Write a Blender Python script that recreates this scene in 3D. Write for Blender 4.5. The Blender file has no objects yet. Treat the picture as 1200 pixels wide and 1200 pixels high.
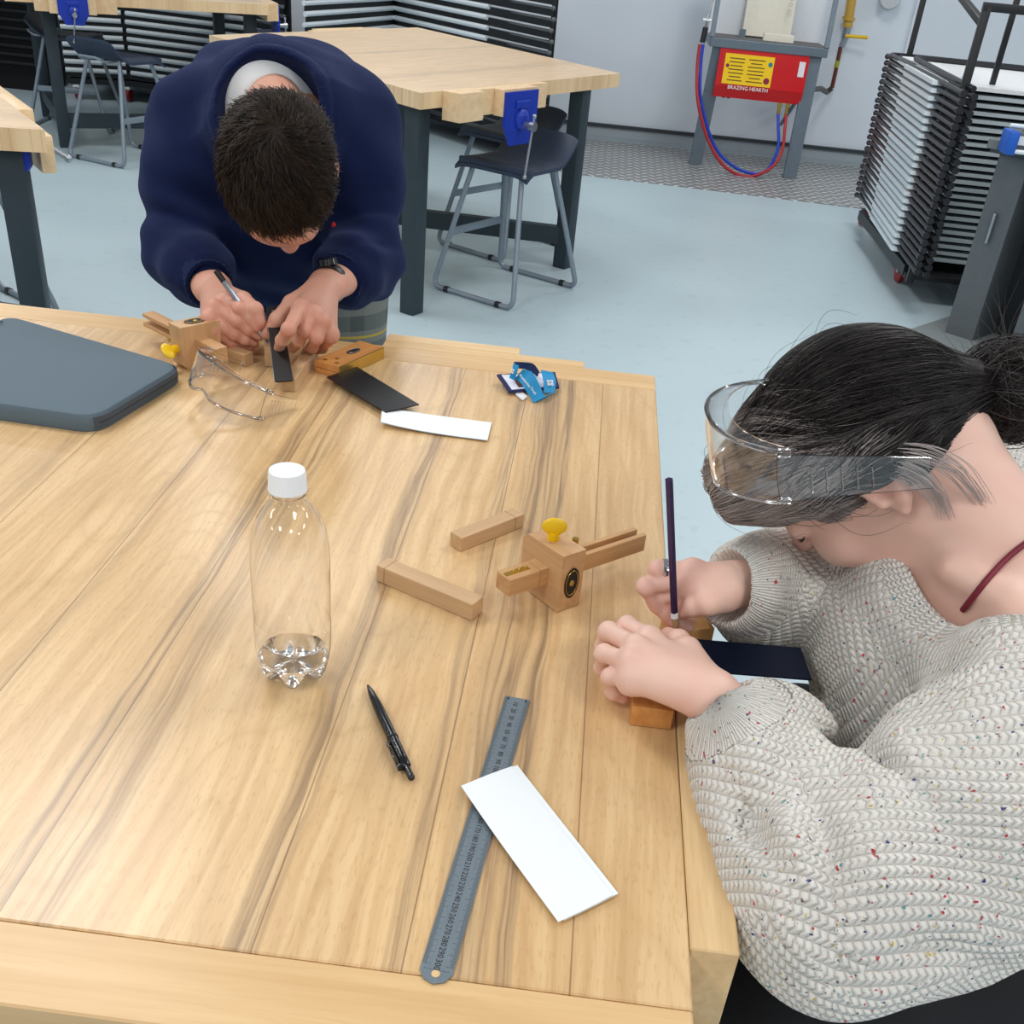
import bpy, bmesh, math, random
import numpy as np
from mathutils import Vector, Matrix, Quaternion
random.seed(7); rng = np.random.default_rng(7)
PI = math.pi
scene = bpy.context.scene
COL = scene.collection

# ------------------------------------------------------------------ camera
H, T = 1.5, .908            # lens height, bench top height (m)
FPX, CYP = 1245., 716.
PITCH, ROLL, YAW = [math.radians(a) for a in (32.95, 5.6, -2.23)]
F = Vector((math.sin(YAW)*math.cos(PITCH), math.cos(YAW)*math.cos(PITCH), -math.sin(PITCH)))
_r = Vector((math.cos(YAW), -math.sin(YAW), 0)); _u = _r.cross(F)
RT = math.cos(ROLL)*_r + math.sin(ROLL)*_u
UP = -math.sin(ROLL)*_r + math.cos(ROLL)*_u
CAM = Vector((0, 0, H))
cd = bpy.data.cameras.new('camera'); cam = bpy.data.objects.new('camera', cd); COL.objects.link(cam)
cam.matrix_world = Matrix(((RT.x, UP.x, -F.x, 0), (RT.y, UP.y, -F.y, 0), (RT.z, UP.z, -F.z, H), (0, 0, 0, 1)))
cd.sensor_width = 36; cd.lens = 36*FPX/1200; cd.shift_y = (CYP-600)/1200; cd.clip_start = .02
scene.camera = cam
# measuring helpers: where the photographed ray meets a known real plane
def ray(x, y): return F + RT*((x-600)/FPX) - UP*((y-CYP)/FPX)
def Z(x, y, z=T): d = ray(x, y); return CAM + d*((z-H)/d.z)
def Y(x, y, yv): d = ray(x, y); return CAM + d*(yv/d.y)
def D(x, y, dep): return CAM + ray(x, y)*dep

# ------------------------------------------------------------------ materials
def new_mat(name):
    m = bpy.data.materials.new(name); m.use_nodes = True
    nt = m.node_tree; b = nt.nodes['Principled BSDF']
    return m, nt, b
def N(nt, kind, **kw):
    n = nt.nodes.new(kind)
    for k, v in kw.items():
        if k in n.inputs.keys() if isinstance(k, str) else False: n.inputs[k].default_value = v
        else: setattr(n, k, v)
    return n
def sock(nt, a, b): nt.links.new(a, b)
def math_(nt, op, a, b=None, clamp=False):
    n = nt.nodes.new('ShaderNodeMath'); n.operation = op; n.use_clamp = clamp
    for i, v in enumerate((a, b)):
        if v is None: continue
        if isinstance(v, (int, float)): n.inputs[i].default_value = v
        else: nt.links.new(v, n.inputs[i])
    return n.outputs[0]
def mixc(nt, fac, a, b, mode='MIX'):
    n = nt.nodes.new('ShaderNodeMix'); n.data_type = 'RGBA'; n.blend_type = mode
    for s, v in ((n.inputs[0], fac), (n.inputs[6], a), (n.inputs[7], b)):
        if isinstance(v, (int, float)): s.default_value = v
        elif isinstance(v, tuple): s.default_value = v if len(v) == 4 else (*v, 1)
        else: nt.links.new(v, s)
    return n.outputs[2]
def srgb(r, g, b):
    f = lambda c: (c/255/12.92) if c/255 <= .04045 else ((c/255+.055)/1.055)**2.4
    return (f(r), f(g), f(b), 1)
def coords(nt, scale=(1, 1, 1), kind='Object', rot=(0, 0, 0)):
    tc = nt.nodes.new('ShaderNodeTexCoord'); mp = nt.nodes.new('ShaderNodeMapping')
    mp.inputs['Scale'].default_value = scale; mp.inputs['Rotation'].default_value = rot
    nt.links.new(tc.outputs[kind], mp.inputs[0]); return mp.outputs[0]
def noise(nt, vec, scale, detail=3, rough=.5, dist=0):
    n = nt.nodes.new('ShaderNodeTexNoise'); n.inputs['Scale'].default_value = scale; n.inputs['Detail'].default_value = detail
    n.inputs['Roughness'].default_value = rough; n.inputs['Distortion'].default_value = dist
    if vec is not None: nt.links.new(vec, n.inputs['Vector'])
    return n.outputs['Fac']
def bump(nt, b, h, strength=.3, dist=.001):
    n = nt.nodes.new('ShaderNodeBump'); n.inputs['Strength'].default_value = strength; n.inputs['Distance'].default_value = dist
    nt.links.new(h, n.inputs['Height']); nt.links.new(n.outputs[0], b.inputs['Normal']); return n
def plain(name, rgb, rough=.5, metal=0, var=.12, scale=30, bmp=0, **kw):
    m, nt, b = new_mat(name); c = srgb(*rgb)
    v = noise(nt, coords(nt), scale, 3)
    lo = tuple(x*(1-var) for x in c[:3]); hi = tuple(min(1, x*(1+var)) for x in c[:3])
    sock(nt, mixc(nt, v, lo, hi), b.inputs['Base Color'])
    b.inputs['Roughness'].default_value = rough; b.inputs['Metallic'].default_value = metal
    for k, x in kw.items(): b.inputs[k].default_value = x
    if bmp: bump(nt, b, noise(nt, coords(nt), scale*6, 2), .5, bmp)
    return m
def wood(name, light, dark, scale=1., axis='X', rough=.42, var=1.):
    """straight grained timber, grain along the given object axis"""
    m, nt, b = new_mat(name)
    s = {'X': (3, 55, 55), 'Y': (55, 3, 55), 'Z': (55, 55, 3)}[axis]
    v = coords(nt, tuple(k*scale for k in s))
    g = noise(nt, v, 1.6, 4, .6, .4)
    s2 = {'X': (18, 300, 300), 'Y': (300, 18, 300), 'Z': (300, 300, 18)}[axis]
    g2 = noise(nt, coords(nt, tuple(k*scale for k in s2)), 2, 2)
    f = math_(nt, 'ADD', math_(nt, 'MULTIPLY', math_(nt, 'SUBTRACT', g, .5), 1.8*var), .5, True)
    c = mixc(nt, f, srgb(*dark), srgb(*light))
    c = mixc(nt, math_(nt, 'MULTIPLY', math_(nt, 'GREATER_THAN', g2, .62), .22), c, srgb(*dark))
    sock(nt, c, b.inputs['Base Color']); b.inputs['Roughness'].default_value = rough
    bump(nt, b, g2, .25, .0002); return m
def glassy(name, rgb=(255, 255, 255), rough=.0, ior=1.45):
    m, nt, b = new_mat(name); b.inputs['Base Color'].default_value = srgb(*rgb)
    b.inputs['Transmission Weight'].default_value = 1; b.inputs['Roughness'].default_value = rough; b.inputs['IOR'].default_value = ior
    return m

MW = dict(
    maple=wood('vice jaw beech', (232, 200, 150), (205, 168, 118), axis='Y'),
    block=wood('planed beech stock', (216, 182, 140), (188, 150, 108)),
    gauge=wood('oiled beech gauge', (214, 172, 122), (180, 132, 84)),
    square=wood('oiled beech square stock', (222, 160, 92), (192, 126, 62)),
    far=wood('pale bench timber', (240, 212, 172), (220, 184, 138), .45, 'Y', .4),
    black=plain('black powder coat', (22, 25, 28), .45),
    legs=plain('charcoal bench steel', (42, 56, 64), .5, .1),
    blue=plain('blue vice enamel', (18, 52, 168), .35, .1, bmp=.0004),
    steel=plain('brushed steel', (170, 175, 180), .3, .9),
    tube=plain('grey stool tube', (138, 150, 162), .38, .35),
    seat=plain('navy moulded seat', (44, 56, 78), .5, bmp=.0003),
    brass=plain('brass', (200, 165, 80), .3, .9),
    yellow=plain('yellow plastic', (245, 200, 20), .35),
    white=plain('white plastic', (240, 243, 245), .35, var=.03),
    paper=plain('white paper', (236, 241, 244), .8, var=.02, bmp=.0001),
    darkblade=plain('blued steel blade', (26, 38, 66), .3, .6, scale=8),
    blackblade=plain('black steel blade', (8, 9, 12), .45, .1, scale=8),
    clear=glassy('clear polycarbonate'),
    bottle=glassy('clear PET', (253, 253, 253), .0, 1.42),
    water=glassy('water', (255, 255, 255), 0, 1.33),
    silveredge=plain('pale grey laminate edge', (222, 232, 238), .35, 0, var=.03),
    greyedge=plain('sage grey laminate edge', (184, 196, 200), .4, 0, var=.05),
    darktube=plain('black desk tube', (42, 42, 48), .35, .2),
    cabinet=plain('dark grey enamel', (92, 98, 102), .45, .1),
    hearth=plain('hammered grey enamel', (110, 124, 136), .4, .3, bmp=.0005),
    red=plain('red enamel', (205, 18, 26), .3),
    hosered=plain('red rubber hose', (175, 35, 48), .45),
    hoseblue=plain('blue rubber hose', (28, 62, 190), .45),
    gasyellow=plain('yellow gas pipe', (205, 165, 70), .5),
    brick=plain('cream fire brick', (232, 228, 212), .85, var=.06),
    sleeve=plain('grey neoprene', (86, 104, 116), .7, var=.08, scale=250, bmp=.0003),
    sleeve2=plain('dark grey binding', (66, 76, 86), .8, var=.1, scale=300, bmp=.0003),
    lanyard=plain('cyan woven ribbon', (14, 140, 196), .6, scale=200, bmp=.0001),
    navy=plain('navy plastic', (24, 32, 84), .4),
    ink=plain('black print', (18, 18, 20), .6), whiteink=plain('white print', (245, 248, 250), .6),
    pen=plain('glossy black plastic', (20, 21, 24), .15),
    rust=plain('red wheel rubber', (140, 22, 34), .5), grip=plain('copper pipe', (120, 70, 55), .4, .6),
)

# ------------------------------------------------------------------ mesh helpers
class MB:
    """collects shapes and links them as ONE mesh object"""
    def __init__(s): s.bm = bmesh.new()
    def box(s, c, size, rot=None, bev=0, seg=2):
        r = bmesh.ops.create_cube(s.bm, size=1); vs = r['verts']
        bmesh.ops.scale(s.bm, vec=size, verts=vs)
        if bev:
            es = list({e for v in vs for e in v.link_edges})
            rr = bmesh.ops.bevel(s.bm, geom=es, offset=bev, segments=seg, affect='EDGES', profile=.5)
            vs = list({v for f in rr['faces'] for v in f.verts} | {v for v in vs if v.is_valid})
        if rot is not None: bmesh.ops.rotate(s.bm, cent=(0, 0, 0), matrix=rot, verts=vs)
        bmesh.ops.translate(s.bm, vec=c, verts=vs); return vs
    def beam(s, a, b, w, h, bev=0, upv=(0, 0, 1)):
        """box from a to b; w across, h along up"""
        a, b = Vector(a), Vector(b); d = b-a; x = d.normalized(); z = Vector(upv); y = z.cross(x).normalized(); z = x.cross(y)
        R = Matrix((x, y, z)).transposed()
        return s.box((a+b)/2, (d.length, w, h), R, bev)
    def cyl(s, a, b, r, r2=None, n=16, caps=True):
        a, b = Vector(a), Vector(b); d = b-a; r2 = r if r2 is None else r2
        R = d.to_track_quat('Z', 'Y').to_matrix()
        q = bmesh.ops.create_cone(s.bm, cap_ends=caps, segments=n, radius1=r, radius2=r2, depth=d.length)
        bmesh.ops.rotate(s.bm, cent=(0, 0, 0), matrix=R, verts=q['verts']); bmesh.ops.translate(s.bm, vec=(a+b)/2, verts=q['verts'])
        return q['verts']
    def ball(s, c, r, sc=(1, 1, 1), rot=None, n=16):
        q = bmesh.ops.create_uvsphere(s.bm, u_segments=n, v_segments=max(6, n//2), radius=r)
        bmesh.ops.scale(s.bm, vec=sc, verts=q['verts'])
        if rot is not None: bmesh.ops.rotate(s.bm, cent=(0, 0, 0), matrix=rot, verts=q['verts'])
        bmesh.ops.translate(s.bm, vec=c, verts=q['verts']); return q['verts']
    def prism(s, poly, z0, z1, M=None):
        n = len(poly); M = M or Matrix()
        lo = [s.bm.verts.new(M @ Vector((p[0], p[1], z0))) for p in poly]; hi = [s.bm.verts.new(M @ Vector((p[0], p[1], z1))) for p in poly]
        s.bm.faces.new(lo[::-1]); s.bm.faces.new(hi)
        for i in range(n): s.bm.faces.new((lo[i], lo[(i+1) % n], hi[(i+1) % n], hi[i]))
        return lo+hi
    def tube(s, pts, r, n=10, cyc=False, caps=True, rad=None):
        pts = [Vector(p) for p in pts]; m = len(pts); rings = []; up = None
        for i, p in enumerate(pts):
            a = pts[(i-1) % m] if (cyc or i) else p; b = pts[(i+1) % m] if (cyc or i < m-1) else p
            t = (b-a).normalized()
            if up is None: up = t.orthogonal().normalized()
            up = (up - t*up.dot(t)).normalized(); w = t.cross(up); rr = rad[i] if rad else r
            rings.append([s.bm.verts.new(p + (up*math.cos(2*PI*k/n)+w*math.sin(2*PI*k/n))*rr) for k in range(n)])
        for i in range(m if cyc else m-1):
            A, B = rings[i], rings[(i+1) % m]
            for k in range(n): s.bm.faces.new((A[k], A[(k+1) % n], B[(k+1) % n], B[k]))
        if caps and not cyc: s.bm.faces.new(rings[0][::-1]); s.bm.faces.new(rings[-1])
    def lathe(s, prof, n=48, c=(0, 0, 0), fn=None):
        rings = []
        for (r, z) in prof:
            if r < 1e-6: rings.append([s.bm.verts.new((c[0], c[1], c[2]+z))]); continue
            ring = []
            for k in range(n):
                a = 2*PI*k/n; rr, zz = fn(r, z, a) if fn else (r, z)
                ring.append(s.bm.verts.new((c[0]+rr*math.cos(a), c[1]+rr*math.sin(a), c[2]+zz)))
            rings.append(ring)
        for A, B in zip(rings, rings[1:]):
            for k in range(n):
                q = [A[k % len(A)], A[(k+1) % len(A)], B[(k+1) % len(B)], B[k % len(B)]]
                u = []; [u.append(v) for v in q if v not in u]
                if len(u) > 2: s.bm.faces.new(u)
    def ribbon(s, pts, width, th, side=None):
        """flat band along pts; side(i) is the width direction"""
        pts = [Vector(p) for p in pts]; rows = []
        for i, p in enumerate(pts):
            t = (pts[min(i+1, len(pts)-1)]-pts[max(i-1, 0)]).normalized(); w = Vector(side(i) if callable(side) else side); w = (w-t*w.dot(t)).normalized(); nrm = t.cross(w)
            rows.append([s.bm.verts.new(p+w*width/2*a+nrm*th/2*b) for a, b in ((-1, -1), (1, -1), (1, 1), (-1, 1))])
        for A, B in zip(rows, rows[1:]):
            for k in range(4): s.bm.faces.new((A[k], A[(k+1) % 4], B[(k+1) % 4], B[k]))
        s.bm.faces.new(rows[0][::-1]); s.bm.faces.new(rows[-1])
    def build(s, name, mat, parent=None, smooth=True, M=None):
        me = bpy.data.meshes.new(name)
        bmesh.ops.recalc_face_normals(s.bm, faces=s.bm.faces[:])
        s.bm.to_mesh(me); s.bm.free()
        return link(name, me, mat, parent, smooth, M)
def link(name, me, mat, parent=None, smooth=True, M=None):
    o = bpy.data.objects.new(name, me); COL.objects.link(o)
    if mat is not None:
        for m_ in (mat if isinstance(mat, list) else [mat]): me.materials.append(m_)
    if smooth:
        me.polygons.foreach_set('use_smooth', [True]*len(me.polygons))
        try: me.set_sharp_from_angle(angle=math.radians(38))
        except Exception: pass
    if parent is not None: o.parent = parent
    if M is not None: o.matrix_local = M
    return o
def thing(name, label, cat, loc=(0, 0, 0), rot=None, group=None, M=None):
    o = bpy.data.objects.new(name, None); COL.objects.link(o); o.empty_display_size = .05
    o.matrix_world = M if M is not None else Matrix.Translation(loc) @ (rot.to_4x4() if rot else Matrix())
    return tag(o, label, cat, group)
def tag(o, label, cat, group=None):
    o['label'] = label; o['category'] = cat
    if group: o['group'] = group
    return o
def struct(o): o['kind'] = 'structure'; return o
def dup(root, M, label, group=None, scale=None):
    r = root.copy(); COL.objects.link(r); r.matrix_world = M; r['label'] = label
    if group: r['group'] = group
    for ch in list(root.children):
        c = ch.copy(); COL.objects.link(c); c.parent = r
        for g in ch.children:
            d = g.copy(); COL.objects.link(d); d.parent = c
    return r
def frame(o, x, z=(0, 0, 1)):
    """matrix at o with local X along x and Z near z"""
    x = Vector(x).normalized(); z = Vector(z); y = z.cross(x).normalized(); z = x.cross(y)
    M = Matrix((x, y, z)).transposed().to_4x4(); M.translation = o; return M
def smoothpath(pts, n=8, cyc=False):
    """Catmull-Rom through pts"""
    P = [Vector(p) for p in pts]; m = len(P); out = []
    rngi = range(m if cyc else m-1)
    for i in rngi:
        p0, p1, p2, p3 = (P[(i+k) % m] if cyc else P[min(max(i+k, 0), m-1)] for k in (-1, 0, 1, 2))
        for k in range(n):
            t = k/n
            out.append(.5*((2*p1)+(p2-p0)*t+(2*p0-5*p1+4*p2-p3)*t*t+(3*p1-p0-3*p2+p3)*t**3))
    if not cyc: out.append(P[-1])
    return out
def rounded(pts, r, n=5, cyc=False):
    """polyline with filleted corners"""
    P = [Vector(p) for p in pts]; m = len(P); out = []
    for i in range(m):
        if not cyc and i in (0, m-1): out.append(P[i]); continue
        a, p, b = P[(i-1) % m], P[i], P[(i+1) % m]; u = (a-p); v = (b-p); rr = min(r, u.length*.45, v.length*.45)
        A = p+u.normalized()*rr; B = p+v.normalized()*rr
        for k in range(n+1): t = k/n; out.append(A*(1-t)**2+p*2*t*(1-t)+B*t*t)
    return out
def text_mesh(body, size, M, name, mat, parent, align='CENTER', depth=.0002, many=None):
    """lettering as one mesh; many = list of (text, matrix)"""
    items = many or [(body, Matrix())]; bm = bmesh.new()
    for tx, mt in items:
        cu = bpy.data.curves.new('t', 'FONT'); cu.body = tx; cu.size = size; cu.extrude = depth; cu.align_x = align; cu.align_y = 'CENTER'; cu.resolution_u = 2
        o = bpy.data.objects.new('t', cu); me = bpy.data.meshes.new_from_object(o); me.transform(mt); bm.from_mesh(me)
        bpy.data.objects.remove(o); bpy.data.curves.remove(cu); bpy.data.meshes.remove(me)
    me = bpy.data.meshes.new(name); bm.to_mesh(me); bm.free()
    return link(name, me, mat, parent, False, M)
# ================================================================== THE ROOM
m, nt, b = new_mat('blue grey vinyl floor')
v = coords(nt); n1 = noise(nt, v, 1.2, 4); n2 = noise(nt, v, 160, 2); n3 = noise(nt, v, 14, 5)
c = mixc(nt, n1, srgb(166, 187, 196), srgb(182, 202, 209)); c = mixc(nt, math_(nt, 'MULTIPLY', n2, .35), c, srgb(196, 212, 218))
c = mixc(nt, math_(nt, 'MULTIPLY', math_(nt, 'GREATER_THAN', n3, .63), .12), c, srgb(120, 140, 152))
sock(nt, c, b.inputs['Base Color']); b.inputs['Roughness'].default_value = .42; bump(nt, b, n2, .2, .0004)
mfloor = m
mb = MB(); mb.box((0, 4.5, -.05), (16, 15, .1)); struct(mb.build('floor', mfloor, smooth=False))
mwall = plain('pale blue grey wall paint', (226, 236, 246), .55, var=.02, scale=3)
mb = MB(); mb.box((0, 9.86, 1.5), (16, .1, 3)); struct(mb.build('wall_back', mwall, smooth=False))
mb = MB(); mb.box((8.05, 4.5, 1.5), (.1, 15, 3)); struct(mb.build('wall_right', mwall, smooth=False))
mb = MB(); mb.box((-8.05, 4.5, 1.5), (.1, 15, 3)); struct(mb.build('wall_left', mwall, smooth=False))
mb = MB(); mb.box((3.1, 9.795, 1.5), (1.6, .03, 3)); struct(mb.build('trim_1', plain('wall panel', (220, 229, 238), .5, var=.02), smooth=False))
mskirt = plain('grey coved vinyl skirting', (148, 160, 168), .5, var=.05)
mb = MB(); mb.prism([(9.81, 0), (9.70, 0), (9.77, .03), (9.79, .1), (9.81, .1)], -8, 8, Matrix(((0, 0, 1, 0), (1, 0, 0, 0), (0, 1, 0, 0), (0, 0, 0, 1))))
struct(mb.build('baseboard_back', mskirt))
mb = MB(); mb.box((0, 9.795, .112), (16, .05, .022)); struct(mb.build('trim_2', plain('black capping strip', (48, 56, 62), .5), smooth=False))
# chequer plate let into the floor along the wall
m, nt, b = new_mat('aluminium chequer plate')
vec = coords(nt, (1, 1, 1)); sx = nt.nodes.new('ShaderNodeSeparateXYZ'); sock(nt, vec, sx.inputs[0])
def lug(ox, oy, sgn):
    x = math_(nt, 'SUBTRACT', math_(nt, 'FRACT', math_(nt, 'ADD', math_(nt, 'MULTIPLY', sx.outputs[0], 9.), ox)), .5)
    y = math_(nt, 'SUBTRACT', math_(nt, 'FRACT', math_(nt, 'ADD', math_(nt, 'MULTIPLY', sx.outputs[1], 9.), oy)), .5)
    a = math_(nt, 'ADD', x, math_(nt, 'MULTIPLY', y, sgn)); c_ = math_(nt, 'SUBTRACT', x, math_(nt, 'MULTIPLY', y, sgn))
    return math_(nt, 'LESS_THAN', math_(nt, 'ADD', math_(nt, 'POWER', math_(nt, 'ABSOLUTE', math_(nt, 'MULTIPLY', a, 7.)), 2.), math_(nt, 'POWER', math_(nt, 'ABSOLUTE', math_(nt, 'MULTIPLY', c_, 2.1)), 2.)), 1.)
lg = math_(nt, 'MAXIMUM', lug(0, 0, 1), lug(.5, .5, -1))
sock(nt, mixc(nt, lg, srgb(138, 140, 140), srgb(226, 228, 228)), b.inputs['Base Color'])
b.inputs['Metallic'].default_value = .25; b.inputs['Roughness'].default_value = .38; bump(nt, b, lg, .8, .003)
mb = MB(); mb.prism([(-.33, 8.17), (2.9, 7.93), (2.9, 9.72), (-.33, 9.72)], 0, .004)
struct(mb.build('trim_3', m, smooth=False))

# ================================================================== MAIN WORKBENCH
def bench_wood(name, seams, streaks, along=1, warm=(226, 192, 143)):
    """edge-glued beech boards: seams = board joints, streaks = (x, width, strength) dark heartwood bands"""
    m, nt, b = new_mat(name); tc = coords(nt); sp = nt.nodes.new('ShaderNodeSeparateXYZ'); sock(nt, tc, sp.inputs[0])
    X, Yc = sp.outputs[1-along], sp.outputs[along]
    # slow wander of the grain
    wv = nt.nodes.new('ShaderNodeCombineXYZ'); sock(nt, math_(nt, 'MULTIPLY', X, 3.), wv.inputs[0]); sock(nt, math_(nt, 'MULTIPLY', Yc, 1.6), wv.inputs[1])
    wand = math_(nt, 'MULTIPLY', math_(nt, 'SUBTRACT', noise(nt, wv.outputs[0], 1.5, 3), .5), .045)
    Xw = math_(nt, 'ADD', X, wand)
    base = srgb(*warm)
    # board tints
    ramp = nt.nodes.new('ShaderNodeValToRGB'); ramp.color_ramp.interpolation = 'CONSTANT'
    lo, hi = -1.2, .3; sc = math_(nt, 'DIVIDE', math_(nt, 'SUBTRACT', X, lo), hi-lo)
    rr = random.Random(3); els = ramp.color_ramp.elements; els[0].position = 0; els[0].color = (.45, .45, .45, 1)
    els[1].position = max(.001, (seams[0]-lo)/(hi-lo)); els[1].color = (.55, .55, .55, 1)
    for sm in seams[1:]:
        e = els.new((sm-lo)/(hi-lo)); g = rr.uniform(.2, .8); e.color = (g, g, g, 1)
    sock(nt, sc, ramp.inputs[0])
    c = mixc(nt, ramp.outputs[0], tuple(x*y for x, y in zip(base[:3], (.90, .86, .80))), tuple(min(1, x*y) for x, y in zip(base[:3], (1.06, 1.06, 1.05))))
    # fine grain
    gv = nt.nodes.new('ShaderNodeCombineXYZ'); sock(nt, math_(nt, 'MULTIPLY', Xw, 60.), gv.inputs[0]); sock(nt, math_(nt, 'MULTIPLY', Yc, 2.4), gv.inputs[1])
    g = noise(nt, gv.outputs[0], 1.4, 5, .6, .3)
    c = mixc(nt, math_(nt, 'MULTIPLY', math_(nt, 'MULTIPLY', math_(nt, 'SUBTRACT', .58, g, True), 3.2), .55), c, srgb(178, 132, 84))
    c = mixc(nt, math_(nt, 'MULTIPLY', math_(nt, 'MULTIPLY', math_(nt, 'SUBTRACT', g, .52, True), 3.2), .35), c, srgb(243, 220, 178))
    # flame figure: nested contour lines
    fv = nt.nodes.new('ShaderNodeCombineXYZ'); sock(nt, math_(nt, 'MULTIPLY', X, 6.5), fv.inputs[0]); sock(nt, math_(nt, 'MULTIPLY', Yc, 1.3), fv.inputs[1])
    fl = noise(nt, fv.outputs[0], 1., 1, .4)
    ring = math_(nt, 'ABSOLUTE', math_(nt, 'SUBTRACT', math_(nt, 'FRACT', math_(nt, 'MULTIPLY', fl, 16.)), .5))
    c = mixc(nt, math_(nt, 'MULTIPLY', math_(nt, 'POWER', math_(nt, 'MULTIPLY', ring, 2.), 5.), .30), c, srgb(190, 150, 98))
    # ray flecks
    kv = nt.nodes.new('ShaderNodeCombineXYZ'); sock(nt, math_(nt, 'MULTIPLY', X, 420.), kv.inputs[0]); sock(nt, math_(nt, 'MULTIPLY', Yc, 75.), kv.inputs[1])
    fk = noise(nt, kv.outputs[0], 1., 1)
    c = mixc(nt, math_(nt, 'MULTIPLY', math_(nt, 'GREATER_THAN', fk, .62), .2), c, srgb(176, 128, 80))
    # dark heartwood streaks following the grain
    dv = nt.nodes.new('ShaderNodeCombineXYZ'); sock(nt, math_(nt, 'MULTIPLY', Xw, 95.), dv.inputs[0]); sock(nt, math_(nt, 'MULTIPLY', Yc, 1.7), dv.inputs[1])
    dn = noise(nt, dv.outputs[0], 1., 3, .55)
    lines = math_(nt, 'POWER', math_(nt, 'SUBTRACT', 1., math_(nt, 'ABSOLUTE', math_(nt, 'MULTIPLY', math_(nt, 'SUBTRACT', dn, .5), 7.)), True), 1.6)
    brk = noise(nt, gv.outputs[0], .35, 2)
    tot = None; wash = None
    for (x0, w, st) in streaks:
        f = math_(nt, 'SUBTRACT', 1., math_(nt, 'DIVIDE', math_(nt, 'ABSOLUTE', math_(nt, 'SUBTRACT', math_(nt, 'ADD', X, math_(nt, 'MULTIPLY', wand, .5)), x0)), w), True)
        q = math_(nt, 'MULTIPLY', math_(nt, 'POWER', f, .6), st); tot = q if tot is None else math_(nt, 'MAXIMUM', tot, q)
    c = mixc(nt, math_(nt, 'MULTIPLY', tot, math_(nt, 'MULTIPLY', brk, .75)), c, srgb(186, 158, 120))
    c = mixc(nt, math_(nt, 'MULTIPLY', math_(nt, 'MULTIPLY', tot, lines), .85), c, srgb(112, 84, 62))
    # glue lines
    gl = None
    for sm in seams:
        q = math_(nt, 'LESS_THAN', math_(nt, 'ABSOLUTE', math_(nt, 'SUBTRACT', X, sm)), .0006); gl = q if gl is None else math_(nt, 'MAXIMUM', gl, q)
    c = mixc(nt, math_(nt, 'MULTIPLY', gl, .65), c, srgb(120, 84, 52))
    sock(nt, c, b.inputs['Base Color']); b.inputs['Roughness'].default_value = .33
    b.inputs['Coat Weight'].default_value = .4; b.inputs['Coat Roughness'].default_value = .28
    bump(nt, b, fk, .15, .0002); return m
X1, Y0, Y1, TH = .127, .395, 1.650, .055
seams = [-.93, -.76, -.60, -.46, -.345, -.17, -.068, .045]
streaks = [(-.352, .012, .9), (-.318, .022, .6), (-.178, .014, .8), (-.030, .026, .8), (-.002, .008, .9), (-.075, .009, .6), (-.46, .012, .4), (-.62, .015, .35)]
mtop = bench_wood('boarded beech bench top', seams, streaks)
mend = wood('bench end board', (228, 194, 144), (206, 166, 114), .7, 'X', .35)
bench = thing('workbench', 'large beech workbench in the foreground that both people work at', 'workbench', (0, 0, 0))
XL = -1.45
mb = MB(); mb.box(((XL+X1)/2, (Y0+.063+Y1-.062)/2, T-TH/2), (X1-XL, Y1-Y0-.125, TH), bev=.0012, seg=1); mb.build('tabletop', mtop, bench, False)
mb = MB(); mb.box(((XL+X1)/2, Y0+.0312, T-TH/2), (X1-XL, .0625, TH), bev=.0015, seg=1); mb.build('end_board', mend, bench, False)
mb = MB(); mb.box(((XL+X1)/2, Y1-.031, T-TH/2), (X1-XL, .0615, TH), bev=.0015, seg=1); mb.build('end_board', mend, bench, False)
# side vice: jaw board along the right edge
mb = MB(); mb.box((X1+.0182, .73, T-.08), (.035, .443, .16), bev=.0012, seg=1); jaw = mb.build('vice_jaw', MW['maple'], bench, False)
mb = MB(); mb.cyl((X1+.02, .508, T-.105), (X1+.02, .5, T-.105), .018, n=8); mb.build('bolt_cover', wood('plug', (190, 150, 106), (150, 112, 74)), jaw, False)
# far vice jaws along the back edge
mb = MB(); mb.box(((-.315+-.095)/2, 1.695, T-.075), (.22, .03, .15), bev=.0012, seg=1); mb.build('vice_jaw', wood('vice jaw cross grain', (236, 206, 158), (212, 176, 128), axis='X'), bench, False)
mb = MB(); mb.box(((-.315+.013)/2, 1.665, T-.05), (.328, .028, .1), bev=.0012, seg=1); mb.build('vice_jaw', wood('vice cheek', (232, 200, 150), (208, 170, 120), axis='X'), bench, False)
mb = MB(); mb.prism([(-.26, .0), (-.12, 0), (-.12, -.1), (-.15, -.16), (-.23, -.16), (-.26, -.1)], 1.712, 1.72, Matrix(((1, 0, 0, 0), (0, 0, 1, 0), (0, 1, 0, T-.03), (0, 0, 0, 1)))); mb.build('vice_plate', MW['blue'], bench, False)
for (x, y) in ((X1-.09, Y1-.12), (X1-.09, Y0+.12), (XL+.09, Y1-.12), (XL+.09, Y0+.12)):
    mb = MB(); mb.box((x, y, (T-TH)/2), (.07, .07, T-TH), bev=.003); mb.build('leg', MW['legs'], bench)
for y in (Y1-.12, Y0+.12):
    mb = MB(); mb.beam((XL+.13, y, .2), (X1-.13, y, .2), .04, .06); mb.build('rail', MW['legs'], bench)

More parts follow.
